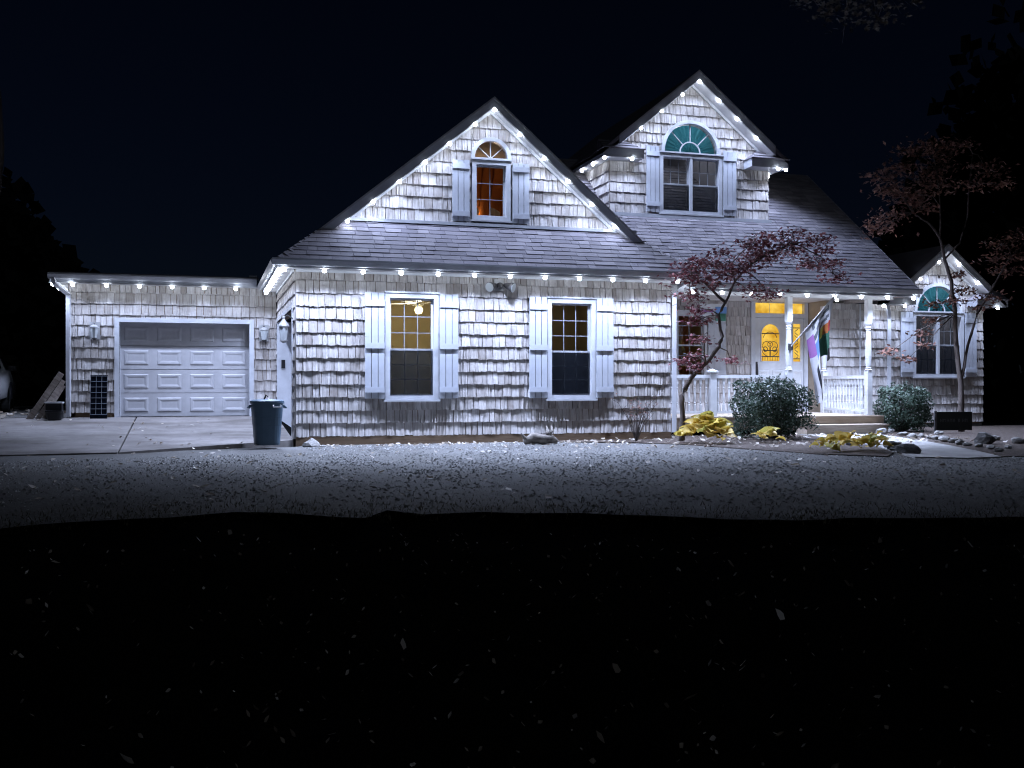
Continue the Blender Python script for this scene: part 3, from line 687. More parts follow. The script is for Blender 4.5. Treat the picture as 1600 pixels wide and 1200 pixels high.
D = Wall((0, DYW, 0), (1, 0, 0), (0, -1, 0), dl, dr, base_z - .03, dh, [(dwn[0] + .03, dwn[1] - .03, dwn[2] + .03, dwn[3]), (dcx - dra + .02, dcx + dra - .02, dwn[3] - .002, lambda u: dwn[3] + .03 + math.sqrt(max(0, (dra - .03) ** 2 - (u - dcx) ** 2)))])
D.backing('dormer_wall', M['skirt']); D.shakes(base_z + .02, to_rest)
DL = Wall((dl, DYW, 0), (0, 1, 0), (-1, 0, 0), 0, 2.6, lambda u: roofz(DYW + u) - .02, 6.09); DL.backing('dormer_side_wall', M['skirt'], .3); DL.shakes(base_z + .02, to_rest)
DR = Wall((dr, DYW, 0), (0, 1, 0), (1, 0, 0), 0, 2.6, lambda u: roofz(DYW + u) - .02, 6.09); DR.backing('dormer_side_wall', M['skirt'], .3); DR.shakes(base_z + .02, to_rest)
c = .075; zz = (dwn[2] + c * .8, dwn[3] - c); zm = zz[0] + (zz[1] - zz[0]) * .5; xm = dcx
rect_window(*dwn, DYW, [(dwn[0] + c, xm - .025, zm - .015, zz[1], 3, 2, False), (dwn[0] + c, xm - .025, zz[0], zm + .015, 1, 1, True), (xm + .025, dwn[1] - c, zm - .015, zz[1], 3, 2, False), (xm + .025, dwn[1] - c, zz[0], zm + .015, 1, 1, True)])
box_part('mullion', M['trim'], xm - .03, xm + .03, DYW - .07, DYW + .02, zz[0], zz[1])
arch_window(dcx, dwn[3] + .04, dra, DYW, [R(45), R(90), R(135)], teal=True, rings=1)
shutter(7.895, 8.205, 4.93, 6.40, DYW - .035, (.12, .88)); shutter(9.805, 10.13, 4.93, 6.40, DYW - .035, (.12, .88))
MB().box(dl - .04, dr + .04, DYW - .10, DYW - .03, base_z - .06, base_z + .018).build('flashing', M['gutter'], house)
g = MB(); g.add([(8.1, DYW + .13, 4.6), (9.94, DYW + .13, 4.6), (9.94, 6, 4.6), (8.1, 6, 4.6), (8.1, DYW + .13, 7.1), (9.94, DYW + .13, 7.1), (9.94, 6, 7.1), (8.1, 6, 7.1)], [(0, 1, 2, 3), (7, 6, 5, 4), (2, 6, 7, 3), (3, 7, 4, 0), (1, 5, 6, 2)]); g.build('bedroom', M['roomdark'], house)
lamp('bedroom_lamp', (9.02, 3.7, 6.85), 28, (.85, .9, 1), .1)
# eaves of the dormer with cornice returns
def cornice_return(xa, xb, out, Y, Yw, zb, h=.19, mt=None):
    """boxed eave return between xa and xb; out: -1 when the outer end is xa"""
    g = MB(); g.box(xa, xb, Y, Yw - .03, zb, zb + h); r_ = g.build('cornice_return', M['gutter'], house)
    lo, hi = zb + h, zb + h + .26; inset = .34
    xi, xo = (xb, xa) if out < 0 else (xa, xb); sgn = 1 if out < 0 else -1
    top_in = xi - sgn * inset; a = (xa - .02 if out < 0 else xa - .02); 
    g = MB()
    v = [(xa - .025, Y - .03, lo + .002), (xb + .025, Y - .03, lo + .002), (xb + .025, Yw - .03, lo + .002), (xa - .025, Yw - .03, lo + .002)]
    t = [(min(top_in, xo), Yw - .031, hi), (max(top_in, xo), Yw - .031, hi)]
    g.add(v + t, [(0, 1, 5, 4), (1, 2, 5), (0, 4, 3), (3, 4, 5, 2), (0, 3, 2, 1)]); g.build('return_roof', M['roof'], r_)
    g = MB()
    for k in range(3):
        f0, f1 = k / 3, (k + 1) / 3
        A = [Vector(v[0]).lerp(Vector(t[0]), f0), Vector(v[1]).lerp(Vector(t[1]), f0), Vector(v[1]).lerp(Vector(t[1]), f1), Vector(v[0]).lerp(Vector(t[0]), f1)]
        up = Vector((0, -.5, .8)) * .016; g.add([A[0] + up, A[1] + up, A[2], A[3], A[0], A[1]], [(0, 1, 2, 3), (4, 5, 1, 0)])
    g.build('shingle_course', M['roof'], r_)
cornice_return(exl, 7.69, -1, DYR, DYW, 6.02); cornice_return(10.35, exr, 1, DYR, DYW, 6.02)
box_part('fascia', M['gutter'], exl, exl + .03, DYW - .025, 6.0, 6.03, 6.17); box_part('soffit', M['soffit'], exl + .035, dl - .03, DYW - .025, 5.4, 6.03, 6.055)
box_part('fascia', M['gutter'], exr - .03, exr, DYW - .025, 6.0, 6.03, 6.17); box_part('soffit', M['soffit'], dr + .03, exr - .035, DYW - .025, 5.4, 6.03, 6.055)

# ============ porch
YD = 3.90
DK = .40
PWX = 12.72; YW = 3.10
PWall = Wall((0, YD, 0), (1, 0, 0), (0, -1, 0), 7.14, 11.13, DK, 3.09, [(9.14, 9.90, 1.25, 2.76)])
PWall.backing('porch_wall', M['tanwall']); PWall.shakes(DK + .02, to_rest)
MB().box(PWX, PWX + .1, YW, YD + .1, DK - .2, 3.084).build('porch_side_wall', M['tanwall'], house)
YWall = Wall((0, YW, 0), (1, 0, 0), (0, -1, 0), PWX + .001, 14.49, .10, 3.02); YWall.backing('porch_end_wall', M['skirt']); YWall.shakes(.13, to_rest)
c = .07
rect_window(9.10, 9.94, 1.21, 2.80, YD, [(9.17, 9.87, 1.98, 2.73, 2, 3, False), (9.17, 9.87, 1.27, 2.02, 2, 3, False)])
shutter(9.96, 10.42, 1.22, 2.60, YD - .035, (.10, .5, .90)); shutter(8.62, 9.07, 1.22, 2.60, YD - .035, (.10, .5, .90))
g = MB(); g.add([(8.6, YD + .13, .5), (10.6, YD + .13, .5), (10.6, 6, .5), (8.6, 6, .5), (8.6, YD + .13, 2.9), (10.6, YD + .13, 2.9), (10.6, 6, 2.9), (8.6, 6, 2.9)], [(0, 1, 2, 3), (7, 6, 5, 4), (2, 6, 7, 3), (3, 7, 4, 0), (1, 5, 6, 2)]); g.build('parlour', M['room'], house)
lamp('parlour_lamp', (9.9, 5.0, 2.2), 1.0, (1, .6, .22), .1)
g = MB()
for i in range(14):
    for j in range(2): g.v.append((9.25 + .34 * i / 13, YD + .22 + .04 * math.sin(i * 1.7), 1.2 + 1.6 * j))
g.faces([(2 * i, 2 * i + 2, 2 * i + 3, 2 * i + 1) for i in range(13)])
tag(g.build('curtain', M['curtain'], smooth=True), 'brown curtain hanging behind the porch window', 'curtain')
# entrance: frame, transom, door, sidelight
g = MB(); YF = YD - .06
for x0, x1, z0, z1 in ((11.13, 11.24, DK, 3.08), (12.13, 12.24, DK, 2.72), (12.60, 12.70, DK, 3.08), (11.24, 12.60, 2.70, 2.80), (11.24, 12.60, 3.06, 3.08)): g.box(x0, x1, YF, YD + .10, z0, z1)
g.build('door_frame', M['trim'], house)
tr = box_part('transom_window', M['trim'], 11.245, 12.595, YD + .03, YD + .05, 2.805, 3.058)
for x0, x1 in ((11.26, 11.66), (11.68, 12.14), (12.16, 12.585)): box_part('pane', M['amber'], x0, x1, YD + .018, YD + .028, 2.81, 3.055, tr)
door = MB()
dx0, dx1 = 11.245, 12.125; ocx = (dx0 + dx1) / 2; oz0, ozs, orx = 1.63, 2.28, .26
def open_top(u): d = (u - ocx) / orx; return ozs + orx * 1.05 * math.sqrt(max(0, 1 - d * d))
DW = Wall((0, YD, 0), (1, 0, 0), (0, -1, 0), dx0, dx1, DK + .02, 2.695, [(ocx - orx, ocx + orx, oz0, open_top)], .05)
dr_ = DW.backing('front_door', M['white'], .035)
for x0 in (dx0 + .10, ocx + .05):
    g = MB(); frame_panel(g, x0, x0 + .30, .55, 1.42, YD - .004); g.build('panel', M['white'], dr_)
n = 18; poly = [(ocx - orx, oz0), (ocx + orx, oz0)] + [(ocx + orx * math.cos(math.pi * i / n), open_top(ocx + orx * math.cos(math.pi * i / n))) for i in range(n + 1)]
MB().prism([(x, YD + .02, z) for x, z in poly], (0, .01, 0)).build('pane', M['amber'], dr_)
g = MB()     # moulding round the door glass and the leaded ornament
ring = poly[:1] + poly[1:]
for (xa, za), (xb, zb) in zip(poly, poly[1:] + poly[:1]):
    if abs(xa - xb) + abs(za - zb) > 1e-4: g.tube([(xa, YD - .004, za), (xb, YD - .004, zb)], .014, 5)
g.build('moulding', M['white'], dr_)
g = MB(); yy = YD + .012
def lead(pts, r=.008): g.tube([(ocx + x, yy, 1.95 + z) for x, z in pts], r, 4)
def arc(cx, cz, r, a0, a1, n=9, sx=1): return [(cx + r * sx * math.cos(a0 + (a1 - a0) * i / n), cz + r * math.sin(a0 + (a1 - a0) * i / n)) for i in range(n + 1)]
lead([(-.25, .36), (.25, .36)], .012); lead([(-.25, -.20), (.25, -.20)], .012); lead(arc(0, -.03, .17, math.pi, 2 * math.pi, sx=1.3)); lead(arc(-.10, .06, .11, 0, math.pi * 1.6)); lead(arc(.10, .06, .11, math.pi, -math.pi * .6)); lead([(0, -.20), (0, .04)], .014)
lead(arc(0, .10, .07, 0, 6.2)); lead([(-.18, -.05), (.18, -.05)], .012); lead(arc(0, .20, .2, .3, 2.84), .008); lead(arc(-.13, -.02, .06, 0, 6.2), .010); lead(arc(.13, -.02, .06, 0, 6.2), .010)
for k in range(7): lead([(-.21 + .07 * k, -.30), (-.21 + .07 * k, -.21)], .004)
g.build('leaded_ornament', M['bronze'], dr_)
g = MB(); g.tube([(dx0 + .055, YD - .06, 1.30), (dx0 + .055, YD - .075, 1.42), (dx0 + .055, YD - .05, 1.56)], .012, 6); g.box(dx0 + .035, dx0 + .075, YD - .03, YD, 1.28, 1.62); g.build('handle', M['bronze'], dr_)
sl_ = MB(); SW = Wall((0, YD, 0), (1, 0, 0), (0, -1, 0), 12.245, 12.595, DK + .02, 2.695, [(12.32, 12.52, 1.63, 2.56)], .05)
sd_ = SW.backing('sidelight', M['white'])
box_part('pane', M['amber'], 12.32, 12.52, YD + .02, YD + .03, 1.63, 2.56, sd_)
g = MB()
for k in range(5): ocx_ = 12.42; g.tube([(ocx_ + .05 * math.sin(k * 2.1 + t), YD + .012, 1.72 + .14 * k + .03 * t) for t in range(6)], .009, 4)
for z in (1.70, 2.46): g.tube([(12.33, YD + .012, z), (12.51, YD + .012, z)], .012, 4)
g.build('leaded_ornament', M['bronze'], sd_)
g = MB(); frame_panel(g, 12.28, 12.56, .55, 1.42, YD - .004); g.build('panel', M['white'], sd_)
# deck, steps
dk = MB().box(7.16, 12.62, .86, YD, .10, DK - .03).build('porch_deck', M['deckwood'], house)
nb = 20; bwid = (YD - .80) / nb; me = MB().box(7.16, 12.62, 0, bwid - .006, -.028, 0).mesh('deck_board', M['deckwood'])
for k in range(nb): link('deck_board', me, dk, (0, .80 + k * bwid, DK))
box_part('deck_fascia', M['deckwood'], 7.16, 12.63, .825, .858, .16, DK - .03, dk)
st = MB().box(10.45, 12.42, .42, .822, -.05, .19).build('step', M['deckwood'], house); box_part('tread', M['deckwood'], 10.42, 12.45, .39, .822, .192, .225, st)
# posts
def post(x, y, half=False):
    b = .06; z0, z1 = DK, 2.93
    g = MB(); g.box(-b, b, -b, b, 0, .98)
    g.box(-b, b, -b, b, 2.02, z1 - z0)
    prof = [(.075, .98), (.078, .99), (.05, 1.01), (.06, 1.03), (.05, 1.05), (.056, 1.08), (.066, 1.3), (.062, 1.55), (.05, 1.80), (.048, 1.84), (.06, 1.86), (.048, 1.88), (.062, 1.91), (.048, 1.94), (.064, 1.97), (.076, 2.0), (.074, 2.02)]
    g.lathe(prof, (0, 0, 0), 16); return link('porch_post', g.mesh('porch_post', M['white'], False), house, (x, y, z0))
YP = 1.05
for x in (10.41, 12.40): post(x, YP)
post(12.60, YW - .08)
g = MB(); g.box(7.16, 13.0, YP - .06, YP + .06, 2.93, 3.084); g.build('porch_beam', M['soffit'], house)
g = MB(); g.box(8.53, 8.67, YP - .07, YP + .07, 0, .92); g.box(8.50, 8.70, YP - .10, YP + .10, .921, .945); g.add([(8.50, YP - .1, .946), (8.70, YP - .1, .946), (8.70, YP + .1, .946), (8.50, YP + .1, .946), (8.60, YP, 1.0)], [(0, 1, 4), (1, 2, 4), (2, 3, 4), (3, 0, 4), (3, 2, 1, 0)])
o = g.build('newel_post', M['white'], house); o.location = (0, 0, DK)
bal = MB(); bal.box(-.02, .02, -.02, .02, .0, .13); bal.box(-.02, .02, -.02, .02, .55, .68); bal.lathe([(.019, .13), (.012, .15), (.02, .17), (.012, .19), (.022, .28), (.014, .45), (.02, .48), (.012, .50), (.02, .53), (.016, .55)], seg=8)
bme = bal.mesh('baluster', M['white'])
def railing(p, q, gap=.125):
    p, q = Vector(p), Vector(q); d = q - p; ln = d.length; a = math.atan2(d.y, d.x)
    r_ = MB().box(.005, ln - .005, -.035, .035, .80, .87).build('railing', M['white'], house); r_.location = p; r_.rotation_euler = (0, 0, a)
    MB().box(.005, ln - .005, -.025, .025, .07, .12).build('bottom_rail', M['white'], r_)
    n = int(ln / gap)
    for i in range(n): link('baluster', bme, r_, ((i + .5) * ln / n, 0, .121))
railing((7.2, YP, DK), (8.53, YP, DK)); railing((8.67, YP, DK), (10.35, YP, DK)); railing((12.405, YP + .06, DK), (12.58, YW - .14, DK))

# ============ right wing
WX, WZ, WM = 15.88, 4.50, .80
wl, wr = 14.49, 17.26; WYR = 2.70
wez = 3.10; wxl, wxr = WX - (WZ - wez) / WM, WX + (WZ - wez) / WM
roof_slab([(WX, WYR, WZ), (WX, 9, WZ), (wxl, 9, wez), (wxl, WYR, wez)], .1); roof_slab([(WX + .002, WYR, WZ), (wxr, WYR, wez), (wxr, 9, wez), (WX + .002, 9, WZ)], .1)
rake(WX, WZ, 14.62, WZ - WM * (WX - 14.62), WYR, YW, .17); rake(WX, WZ, 17.14, WZ - WM * (17.14 - WX), WYR, YW, .17)
def wh(u): return WZ - .185 - WM * abs(u - WX)
ww = (15.13, 16.63, 1.257, 2.84); wra = .70; wcx = 15.88
WW = Wall((0, YW, 0), (1, 0, 0), (0, -1, 0), wl, wr, .10, wh, [(ww[0] + .03, ww[1] - .03, ww[2] + .03, ww[3]), (wcx - wra + .02, wcx + wra - .02, ww[3] - .002, lambda u: ww[3] + .03 + math.sqrt(max(0, (wra - .03) ** 2 - (u - wcx) ** 2)))])
WW.backing('wing_wall', M['skirt']); WW.shakes(.13, to_rest)
WR = Wall((wr, YW, 0), (0, 1, 0), (1, 0, 0), 0, 5, .10, 3.0); WR.backing('wing_side_wall', M['skirt']); WR.shakes(.13, to_rest)
c = .075; zz = (ww[2] + c * .8, ww[3] - c); zm = (zz[0] + zz[1]) / 2; xm = wcx
rect_window(*ww, YW, [(ww[0] + c, xm - .025, zm - .015, zz[1], 3, 2, False), (ww[0] + c, xm - .025, zz[0], zm + .015, 3, 2, True), (xm + .025, ww[1] - c, zm - .015, zz[1], 3, 2, False), (xm + .025, ww[1] - c, zz[0], zm + .015, 3, 2, True)])
box_part('mullion', M['trim'], xm - .03, xm + .03, YW - .07, YW + .02, zz[0], zz[1])
arch_window(wcx, ww[3] + .04, wra, YW, [R(45), R(90), R(135)], teal=True, rings=1)
shutter(14.77, 15.11, 1.26, 2.85, YW - .035, (.10, .88)); shutter(16.66, 17.0, 1.26, 2.85, YW - .035, (.10, .88))
cornice_return(16.75, wxr + .05, 1, WYR, YW, 3.0, .17); cornice_return(wxl, 14.95, -1, WYR, YW, 3.0, .17)
box_part('foundation', M['rockdark'], wl, wr, YW + .02, YW + .3, -.2, .11); box_part('foundation', M['rockdark'], PWX, wl, YW + .02, YW + .3, -.2, .11)
g = MB(); g.add([(15.0, YW + .13, .6), (16.76, YW + .13, .6), (16.76, 6, .6), (15.0, 6, .6), (15.0, YW + .13, 3.62), (16.76, YW + .13, 3.62), (16.76, 6, 3.62), (15.0, 6, 3.62)], [(0, 1, 2, 3), (7, 6, 5, 4), (2, 6, 7, 3), (3, 7, 4, 0), (1, 5, 6, 2)]); g.build('study', M['roomdark'], house); lamp('study_lamp', (15.88, 3.9, 3.45), 30, (.85, .9, 1), .1)
downspout([(14.15, YW - .38, 2.98), (14.20, YW - .34, 2.90), (14.42, YW - .09, 2.70), (14.42, YW - .09, .2)])
downspout([(13.62, YW - .06, 3.0), (13.62, YW - .06, .15)], .018)
tag(rest.build('shingle_cladding', M['shake'], house), kind='stuff'); tag(tabs.build('roof_shingles', M['roof'], house), kind='stuff')

# ------------------------------------------------------------------ light strings
bulb_me = MB().lathe([(.012, .03), (.030, .022), (.037, .0), (.030, -.022), (.012, -.03)], seg=10).mesh('bulb', M['bulb'], True)
led = bpy.data.lights.new('led', 'SPOT'); led.energy = LED_W; led.color = (.58, .69, 1.0); led.spot_size = R(134); led.spot_blend = .60; led.shadow_soft_size = .016
led.use_nodes = True; e_ = led.node_tree.nodes['Emission']; fo = led.node_tree.nodes.new('ShaderNodeLightFalloff'); fo.inputs[0].default_value = 1.0; fo.inputs[1].default_value = .15
ad = led.node_tree.nodes.new('ShaderNodeMath'); ad.operation = 'MULTIPLY_ADD'; ad.inputs[1].default_value = .42
mu = led.node_tree.nodes.new('ShaderNodeMath'); mu.operation = 'MULTIPLY'; mu.inputs[1].default_value = .84
led.node_tree.links.new(fo.outputs['Quadratic'], ad.inputs[0]); led.node_tree.links.new(fo.outputs['Linear'], mu.inputs[0]); led.node_tree.links.new(mu.outputs[0], ad.inputs[2]); led.node_tree.links.new(ad.outputs[0], e_.inputs['Strength'])
led_rake = led.copy(); led_rake.energy = LED_W * .55; led_rake.name = 'led_rake'
led_garage = led.copy(); led_garage.energy = LED_W * .40; led_garage.name = 'led_garage'
def string(label, runs, lightdata=led):
    root = thing('light_string', runs[0][0], label, 'string lights', 'white string lights on the eaves'); o0 = Vector(runs[0][0])
    for pts in runs:
        if len(pts) > 1: MB().tube([Vector(p) - o0 + Vector((0, 0, .045)) for p in pts], .012, 5).build('cable', M['pewter'], root)
        for p in pts:
            q = Vector(p) - o0; link('bulb', bulb_me, root, q)
            l = bpy.data.objects.new('bulb_lamp', lightdata); COL.objects.link(l); l.parent = root; l.location = q + Vector((0, 0, -.045))
def along(a, b, n): a, b = Vector(a), Vector(b); return [tuple(a + (b - a) * i / (n - 1)) for i in range(n)]
ZL = 3.015
string('straight row of white bulbs along the garage eave', [along((-4.10, EGY - .02, 3.10), (-.90, EGY - .02, 3.10), 6), along((-4.48, EGY + .05, 3.10), (-4.48, 7.0, 3.10), 4)], led_garage)
string('long row of white bulbs under the eave above the two front windows', [along((-.22, EY + .0, ZL), (7.08, EY + .0, ZL), 12)])
string('tight line of white bulbs receding along the side eave beside the garage', [along((xe + .06, -.2, ZL), (xe + .06, 4.15, ZL), 8)], led_garage)
dz = .20 + .04
def rk(x, cx, cz, ml, mr, Y): return (x, Y + .0, (cz - (ml * (cx - x) if x < cx else mr * (x - cx))) - dz)
string('white bulbs tracing both slopes of the large middle gable', [[rk(x, RX, RZ, ML, MR, GY) for x in (.95, 1.42, 1.90, 2.38, 2.84, 3.33)], [rk(3.70, RX, RZ, ML, MR, GY)] + [rk(x, RX, RZ, ML, MR, GY) for x in (4.20, 4.69, 5.17, 5.66, 6.14)]], led_rake)
string('white bulbs tracing both slopes of the tallest gable with the teal arch', [[rk(x, DX, DZ, DM, DM, DYR) for x in (7.62, 8.12, 8.62)], [rk(9.03, DX, DZ, DM, DM, DYR)] + [rk(x, DX, DZ, DM, DM, DYR) for x in (9.50, 9.97, 10.45)]], led_rake)
string('short row of white bulbs on the eave return beside the big gable', [[(7.40, DYR - .01, 5.99)] + along((exl + .03, DYR + .05, 5.99), (exl + .03, 4.6, 5.99), 4)], led_rake)
string('three white bulbs under the outer eave return of the tallest gable', [[(11.02, DYR - .01, 5.99), (exr - .03, DYR + .05, 5.99), (exr - .03, 3.3, 5.99)]], led_rake)
string('row of white bulbs along the porch eave behind the red maple', [along((7.95, PY - .01, 2.94), (13.25, PY - .01, 2.94), 9), [(12.05, 1.7, 2.96), (12.3, 2.3, 2.96)]])  # last two bulbs, inside the porch, stand in for reflections
string('white bulbs on the small wing gable behind the young tree', [[rk(x, WX, WZ, WM, WM, WYR) for x in (15.08, 15.62)], [rk(x, WX, WZ, WM, WM, WYR) for x in (16.2, 16.75)], [(14.1, WYR + .1, 2.96), (14.62, WYR - .01, 2.96)], [(17.35, WYR - .01, 2.96)]], led_rake)

# ------------------------------------------------------------------ wall lights
def sconce(loc, label, rz=0):
    t = thing('wall_lantern', loc, label, 'wall light', 'unlit wall lanterns', rz)
    MB().box(-.10, .10, -.03, .0, -.16, .20).build('back_plate', M['pewter'], t)
    MB().lathe([(.03, .06), (.085, .02), (.095, .0)], (0, -.12, .08), 8).build('cap', M['pewter'], t)
    MB().lathe([(.05, -.16), (.075, -.02), (.08, .06)], (0, -.12, .02), 8).build('lamp_glass', M['lampglass'], t)
    g = MB(); g.tube([(0, -.03, .14), (0, -.10, .17), (0, -.12, .13)], .012, 6); g.lathe([(.02, -.2), (.055, -.17), (.055, -.155)], (0, -.12, .02), 8); g.build('arm', M['bronze'], t)
sconce((-3.72, GYW - .03, 2.17), 'small wall lantern on the shakes left of the garage door')
sconce((-.30, GYW - .03, 2.17), 'small wall lantern between the garage door and the house corner')
t = thing('wall_lantern', (-.03, .22, 2.05), 'carriage lantern on a bracket beside the recessed side door', 'wall light', None)
g = MB(); g.box(0, .02, -.06, .06, -.1, .25); g.tube([(0, 0, .18), (-.10, 0, .24), (-.16, 0, .18)], .012, 6); g.build('bracket', M['bronze'], t)
MB().lathe([(.015, .22), (.03, .20), (.02, .17), (.10, .06), (.105, .04)], (-.16, 0, 0), 8).build('cap', M['pewter'], t)
MB().lathe([(.06, -.2), (.085, .04)], (-.16, 0, 0), 6).build('lamp_glass', M['lampglass'], t); MB().lathe([(.02, -.25), (.068, -.22), (.068, -.20)], (-.16, 0, 0), 8).build('base', M['pewter'], t)
t = thing('floodlight', (3.66, -.03, 2.88), 'unlit twin-head security floodlight under the front eave between the windows', 'floodlight')
MB().box(-.09, .09, -.035, 0, -.09, .12).build('back_plate', M['pewter'], t)
MB().lathe([(.03, -.05), (.055, -.03), (.055, .04), (.02, .06)], (0, -.10, .0), 10).build('sensor', M['bronze'], t)
for sx, tilt in ((-1, .35), (1, .55)):
    g = MB(); g.lathe([(.03, .0), (.045, .04), (.085, .16), (.095, .20)], seg=14); h = g.build('lamp_head', M['bronze'], t, True); h.location = (sx * .08, -.08, .02)
    h.rotation_euler = (R(108), 0, R(sx * 50)); MB().lathe([(.088, .201), (.088, .206)], seg=14).build('lens', M['lampglass'], h)

# ------------------------------------------------------------------ flag on the porch post
t = thing('flag', (10.41, YP - .07, 1.86), 'striped rainbow flag hanging from a slanted pole on the porch post', 'flag')
MB().box(-.05, .05, -.03, .009, -.06, .08).build('bracket', M['bronze'], t)
A = Vector((0, -.03, .02)); B = Vector((.72, -.55, 1.08))
MB().tube([A, B + (B - A) * .06], .014, 8).build('pole', M['pewter'], t)
g = MB(); nu, nv = 22, 30; keys = list(FLAG)
for i in range(nu + 1):
    fu = i / nu; top = A.lerp(B, .30 + .68 * fu)
    for j in range(nv + 1):
        fv = j / nv; ln = 1.45 - .25 * fu + .25 * math.sin(fu * 7); gather = fv ** .7
        cx_ = .52 + .18 * (fu - .5); x = top.x * (1 - gather) + (cx_ + .07 * math.sin(fu * 9.5)) * gather; y = top.y * (1 - gather) + (-.36 + .10 * math.sin(fu * 11 + 1)) * gather + .02 * math.sin(fv * 6 + fu * 5)
        g.v.append((x, y, top.z - fv * ln * (1 - .0 * fu)))
def flagcol(fu, fv):
    stripe = 'white' if int(fv * 13 + fu * 3) % 2 == 0 else 'grey'
    if fu < .25: return 'white' if fv < .10 else ('purple' if .14 < fv < .40 else 'white')
    if fu < .48: return stripe if fv < .26 else ('blue' if fv < .55 else ('white' if fv < .8 else 'black'))
    if fu < .58: return stripe if fv < .34 else ('teal' if fv < .6 else 'green')
    if fu < .66: return stripe if fv < .38 else ('yellow' if fv < .6 else 'green')
    if fu < .82: return stripe if fv < .36 else ('orange' if fv < .56 else 'green')
    return 'white' if fv < .34 else ('red' if fv < .52 else ('green' if fv < .8 else 'black'))
for i in range(nu):
    for j in range(nv): g.f.append((i * (nv + 1) + j, (i + 1) * (nv + 1) + j, (i + 1) * (nv + 1) + j + 1, i * (nv + 1) + j + 1)); g.mi.append(keys.index(flagcol((i + .5) / nu, (j + .5) / nv)))
g.build('cloth', [FLAG[k] for k in keys], t, True)
# small banner hanging in the porch
t = thing('porch_banner', (8.50, 1.4, 2.42), 'small blue and green banner hanging in the porch behind the maple', 'banner')
for k, (nm, z0, z1, x0, x1) in enumerate((('white', .30, .36, 0, .62), ('blue', .16, .30, .36, .62), ('green', .0, .16, .36, .60), ('white', .1, .30, .0, .34), ('purple', .18, .24, .02, .3))):
    MB().box(x0, x1, -.006 - .003 * k, -.003 * k, z0, z1).build('stripe', FLAG[nm], t)
MB().tube([(.0, 0, .37), (.31, 0, .68), (.62, 0, .37)], .006, 5).build('hanger', M['bronze'], t)

# ------------------------------------------------------------------ things by the garage
t = thing('trash_bin', (-.52, -.62, .068), 'blue-grey plastic trash bin with lid standing at the edge of the concrete pad', 'trash bin', rz=R(6))
g = MB(); n = 28
def ring(r, z, sq=.55): return [(r * math.copysign(abs(math.cos(w)) ** sq, math.cos(w)), r * .92 * math.copysign(abs(math.sin(w)) ** sq, math.sin(w)), z) for w in (2 * math.pi * k / n for k in range(n))]
def loft(g, rings, cap=True):
    o = len(g.v)
    for r_ in rings: g.v += r_
    m_ = len(rings[0])
    for i in range(len(rings) - 1):
        for k in range(m_): g.f.append((o + i * m_ + k, o + i * m_ + (k + 1) % m_, o + (i + 1) * m_ + (k + 1) % m_, o + (i + 1) * m_ + k)); g.mi.append(0)
    if cap: g.f += [tuple(o + k for k in range(m_))[::-1], tuple(o + (len(rings) - 1) * m_ + k for k in range(m_))]; g.mi += [0, 0]
loft(g, [ring(.195, .0), ring(.205, .03), ring(.225, .32), ring(.228, .33), ring(.236, .45), ring(.239, .46), ring(.25, .64), ring(.252, .70)]); g.build('body', M['bin'], t)
g = MB(); loft(g, [ring(.268, .685), ring(.272, .70), ring(.268, .73), ring(.22, .75), ring(.05, .765)]); g.build('lid', M['bin'], t)
for sx in (-1, 1):
    g = MB(); g.tube([(sx * .255, -.09, .66), (sx * .30, -.08, .62), (sx * .30, .08, .62), (sx * .255, .09, .66)], .016, 6); g.build('handle', M['bin'], t)
g = MB(); g.tube([(.06, -.255, .66), (.06, -.29, .63), (.18, -.29, .63), (.18, -.255, .66)], .014, 6); g.build('handle', M['pewter'], t)
g = MB(); g.tube([(-.06, -.1, .76), (-.03, -.1, .83), (-.0, -.1, .80)], .014, 6); g.build('latch', M['black'], t)
t = thing('grid_panel', (-3.62, 4.42, GF - .03), 'black panel with a pale square grid leaning on the garage wall', 'panel')
t.rotation_euler = (R(-8), 0, 0)
MB().box(-.165, .165, .0, .03, .0, .92).build('panel_board', M['blackgloss'], t)
g = MB()
for k in range(4): x = -.16 + .1067 * k; g.box(x - .0035, x + .0035, -.006, -.001, .10, .90)
for k in range(8): z = .10 + .114 * k; g.box(-.165, .165, -.012, -.0065, z - .0035, z + .0035)
g.build('grid', M['gridline'], t)
# leaning boards
for i, (x0, dx, ln, w, lab) in enumerate(((-4.95, .62, 1.15, .12, 'longest weathered board leaning against the garage corner'), (-4.80, .50, .95, .09, 'shorter grey board leaning inside the longest board by the garage'), (-4.70, .40, .80, .07, 'thin pale batten leaning by the garage corner'), (-4.98, .55, 1.0, .05, 'narrow dark strip of wood leaning outermost by the garage'))):
    ang = math.atan2(math.sqrt(ln * ln - dx * dx), dx); o = MB().box(0, ln, -.013, .013, -w / 2, w / 2).build('board', M['board']); o.location = (x0, 4.50 + .07 * i, GF - .05 + .01 * i); o.rotation_euler = (0, -ang, R(3 * i)); tag(o, lab, 'board', 'boards leaning by the garage')
t = thing('plant_tub', (-4.42, 4.18, GF - .045), 'black plastic tub on the ground beside the leaning boards', 'tub')
g = MB(); loft(g, [[(x * s_, y * s_ * .75, z) for x, y, _ in ring(1, 0)] for s_, z in ((.12, .0), (.135, .04), (.16, .17), (.175, .175), (.175, .205), (.15, .205), (.13, .06))]); g.build('body', M['black'], t); MB().lathe([(.11, .12), (.1, .13)], seg=12).build('soil', M['mulch'], t)
t = thing('storage_crate', (-4.46, 4.50, GF - .04), 'dark box with a pale lid standing between the boards and the garage', 'box')
MB().box(-.15, .15, -.14, .14, 0, .34).build('body', M['black'], t); MB().box(-.165, .165, -.155, .155, .341, .37).build('lid', M['white'], t)

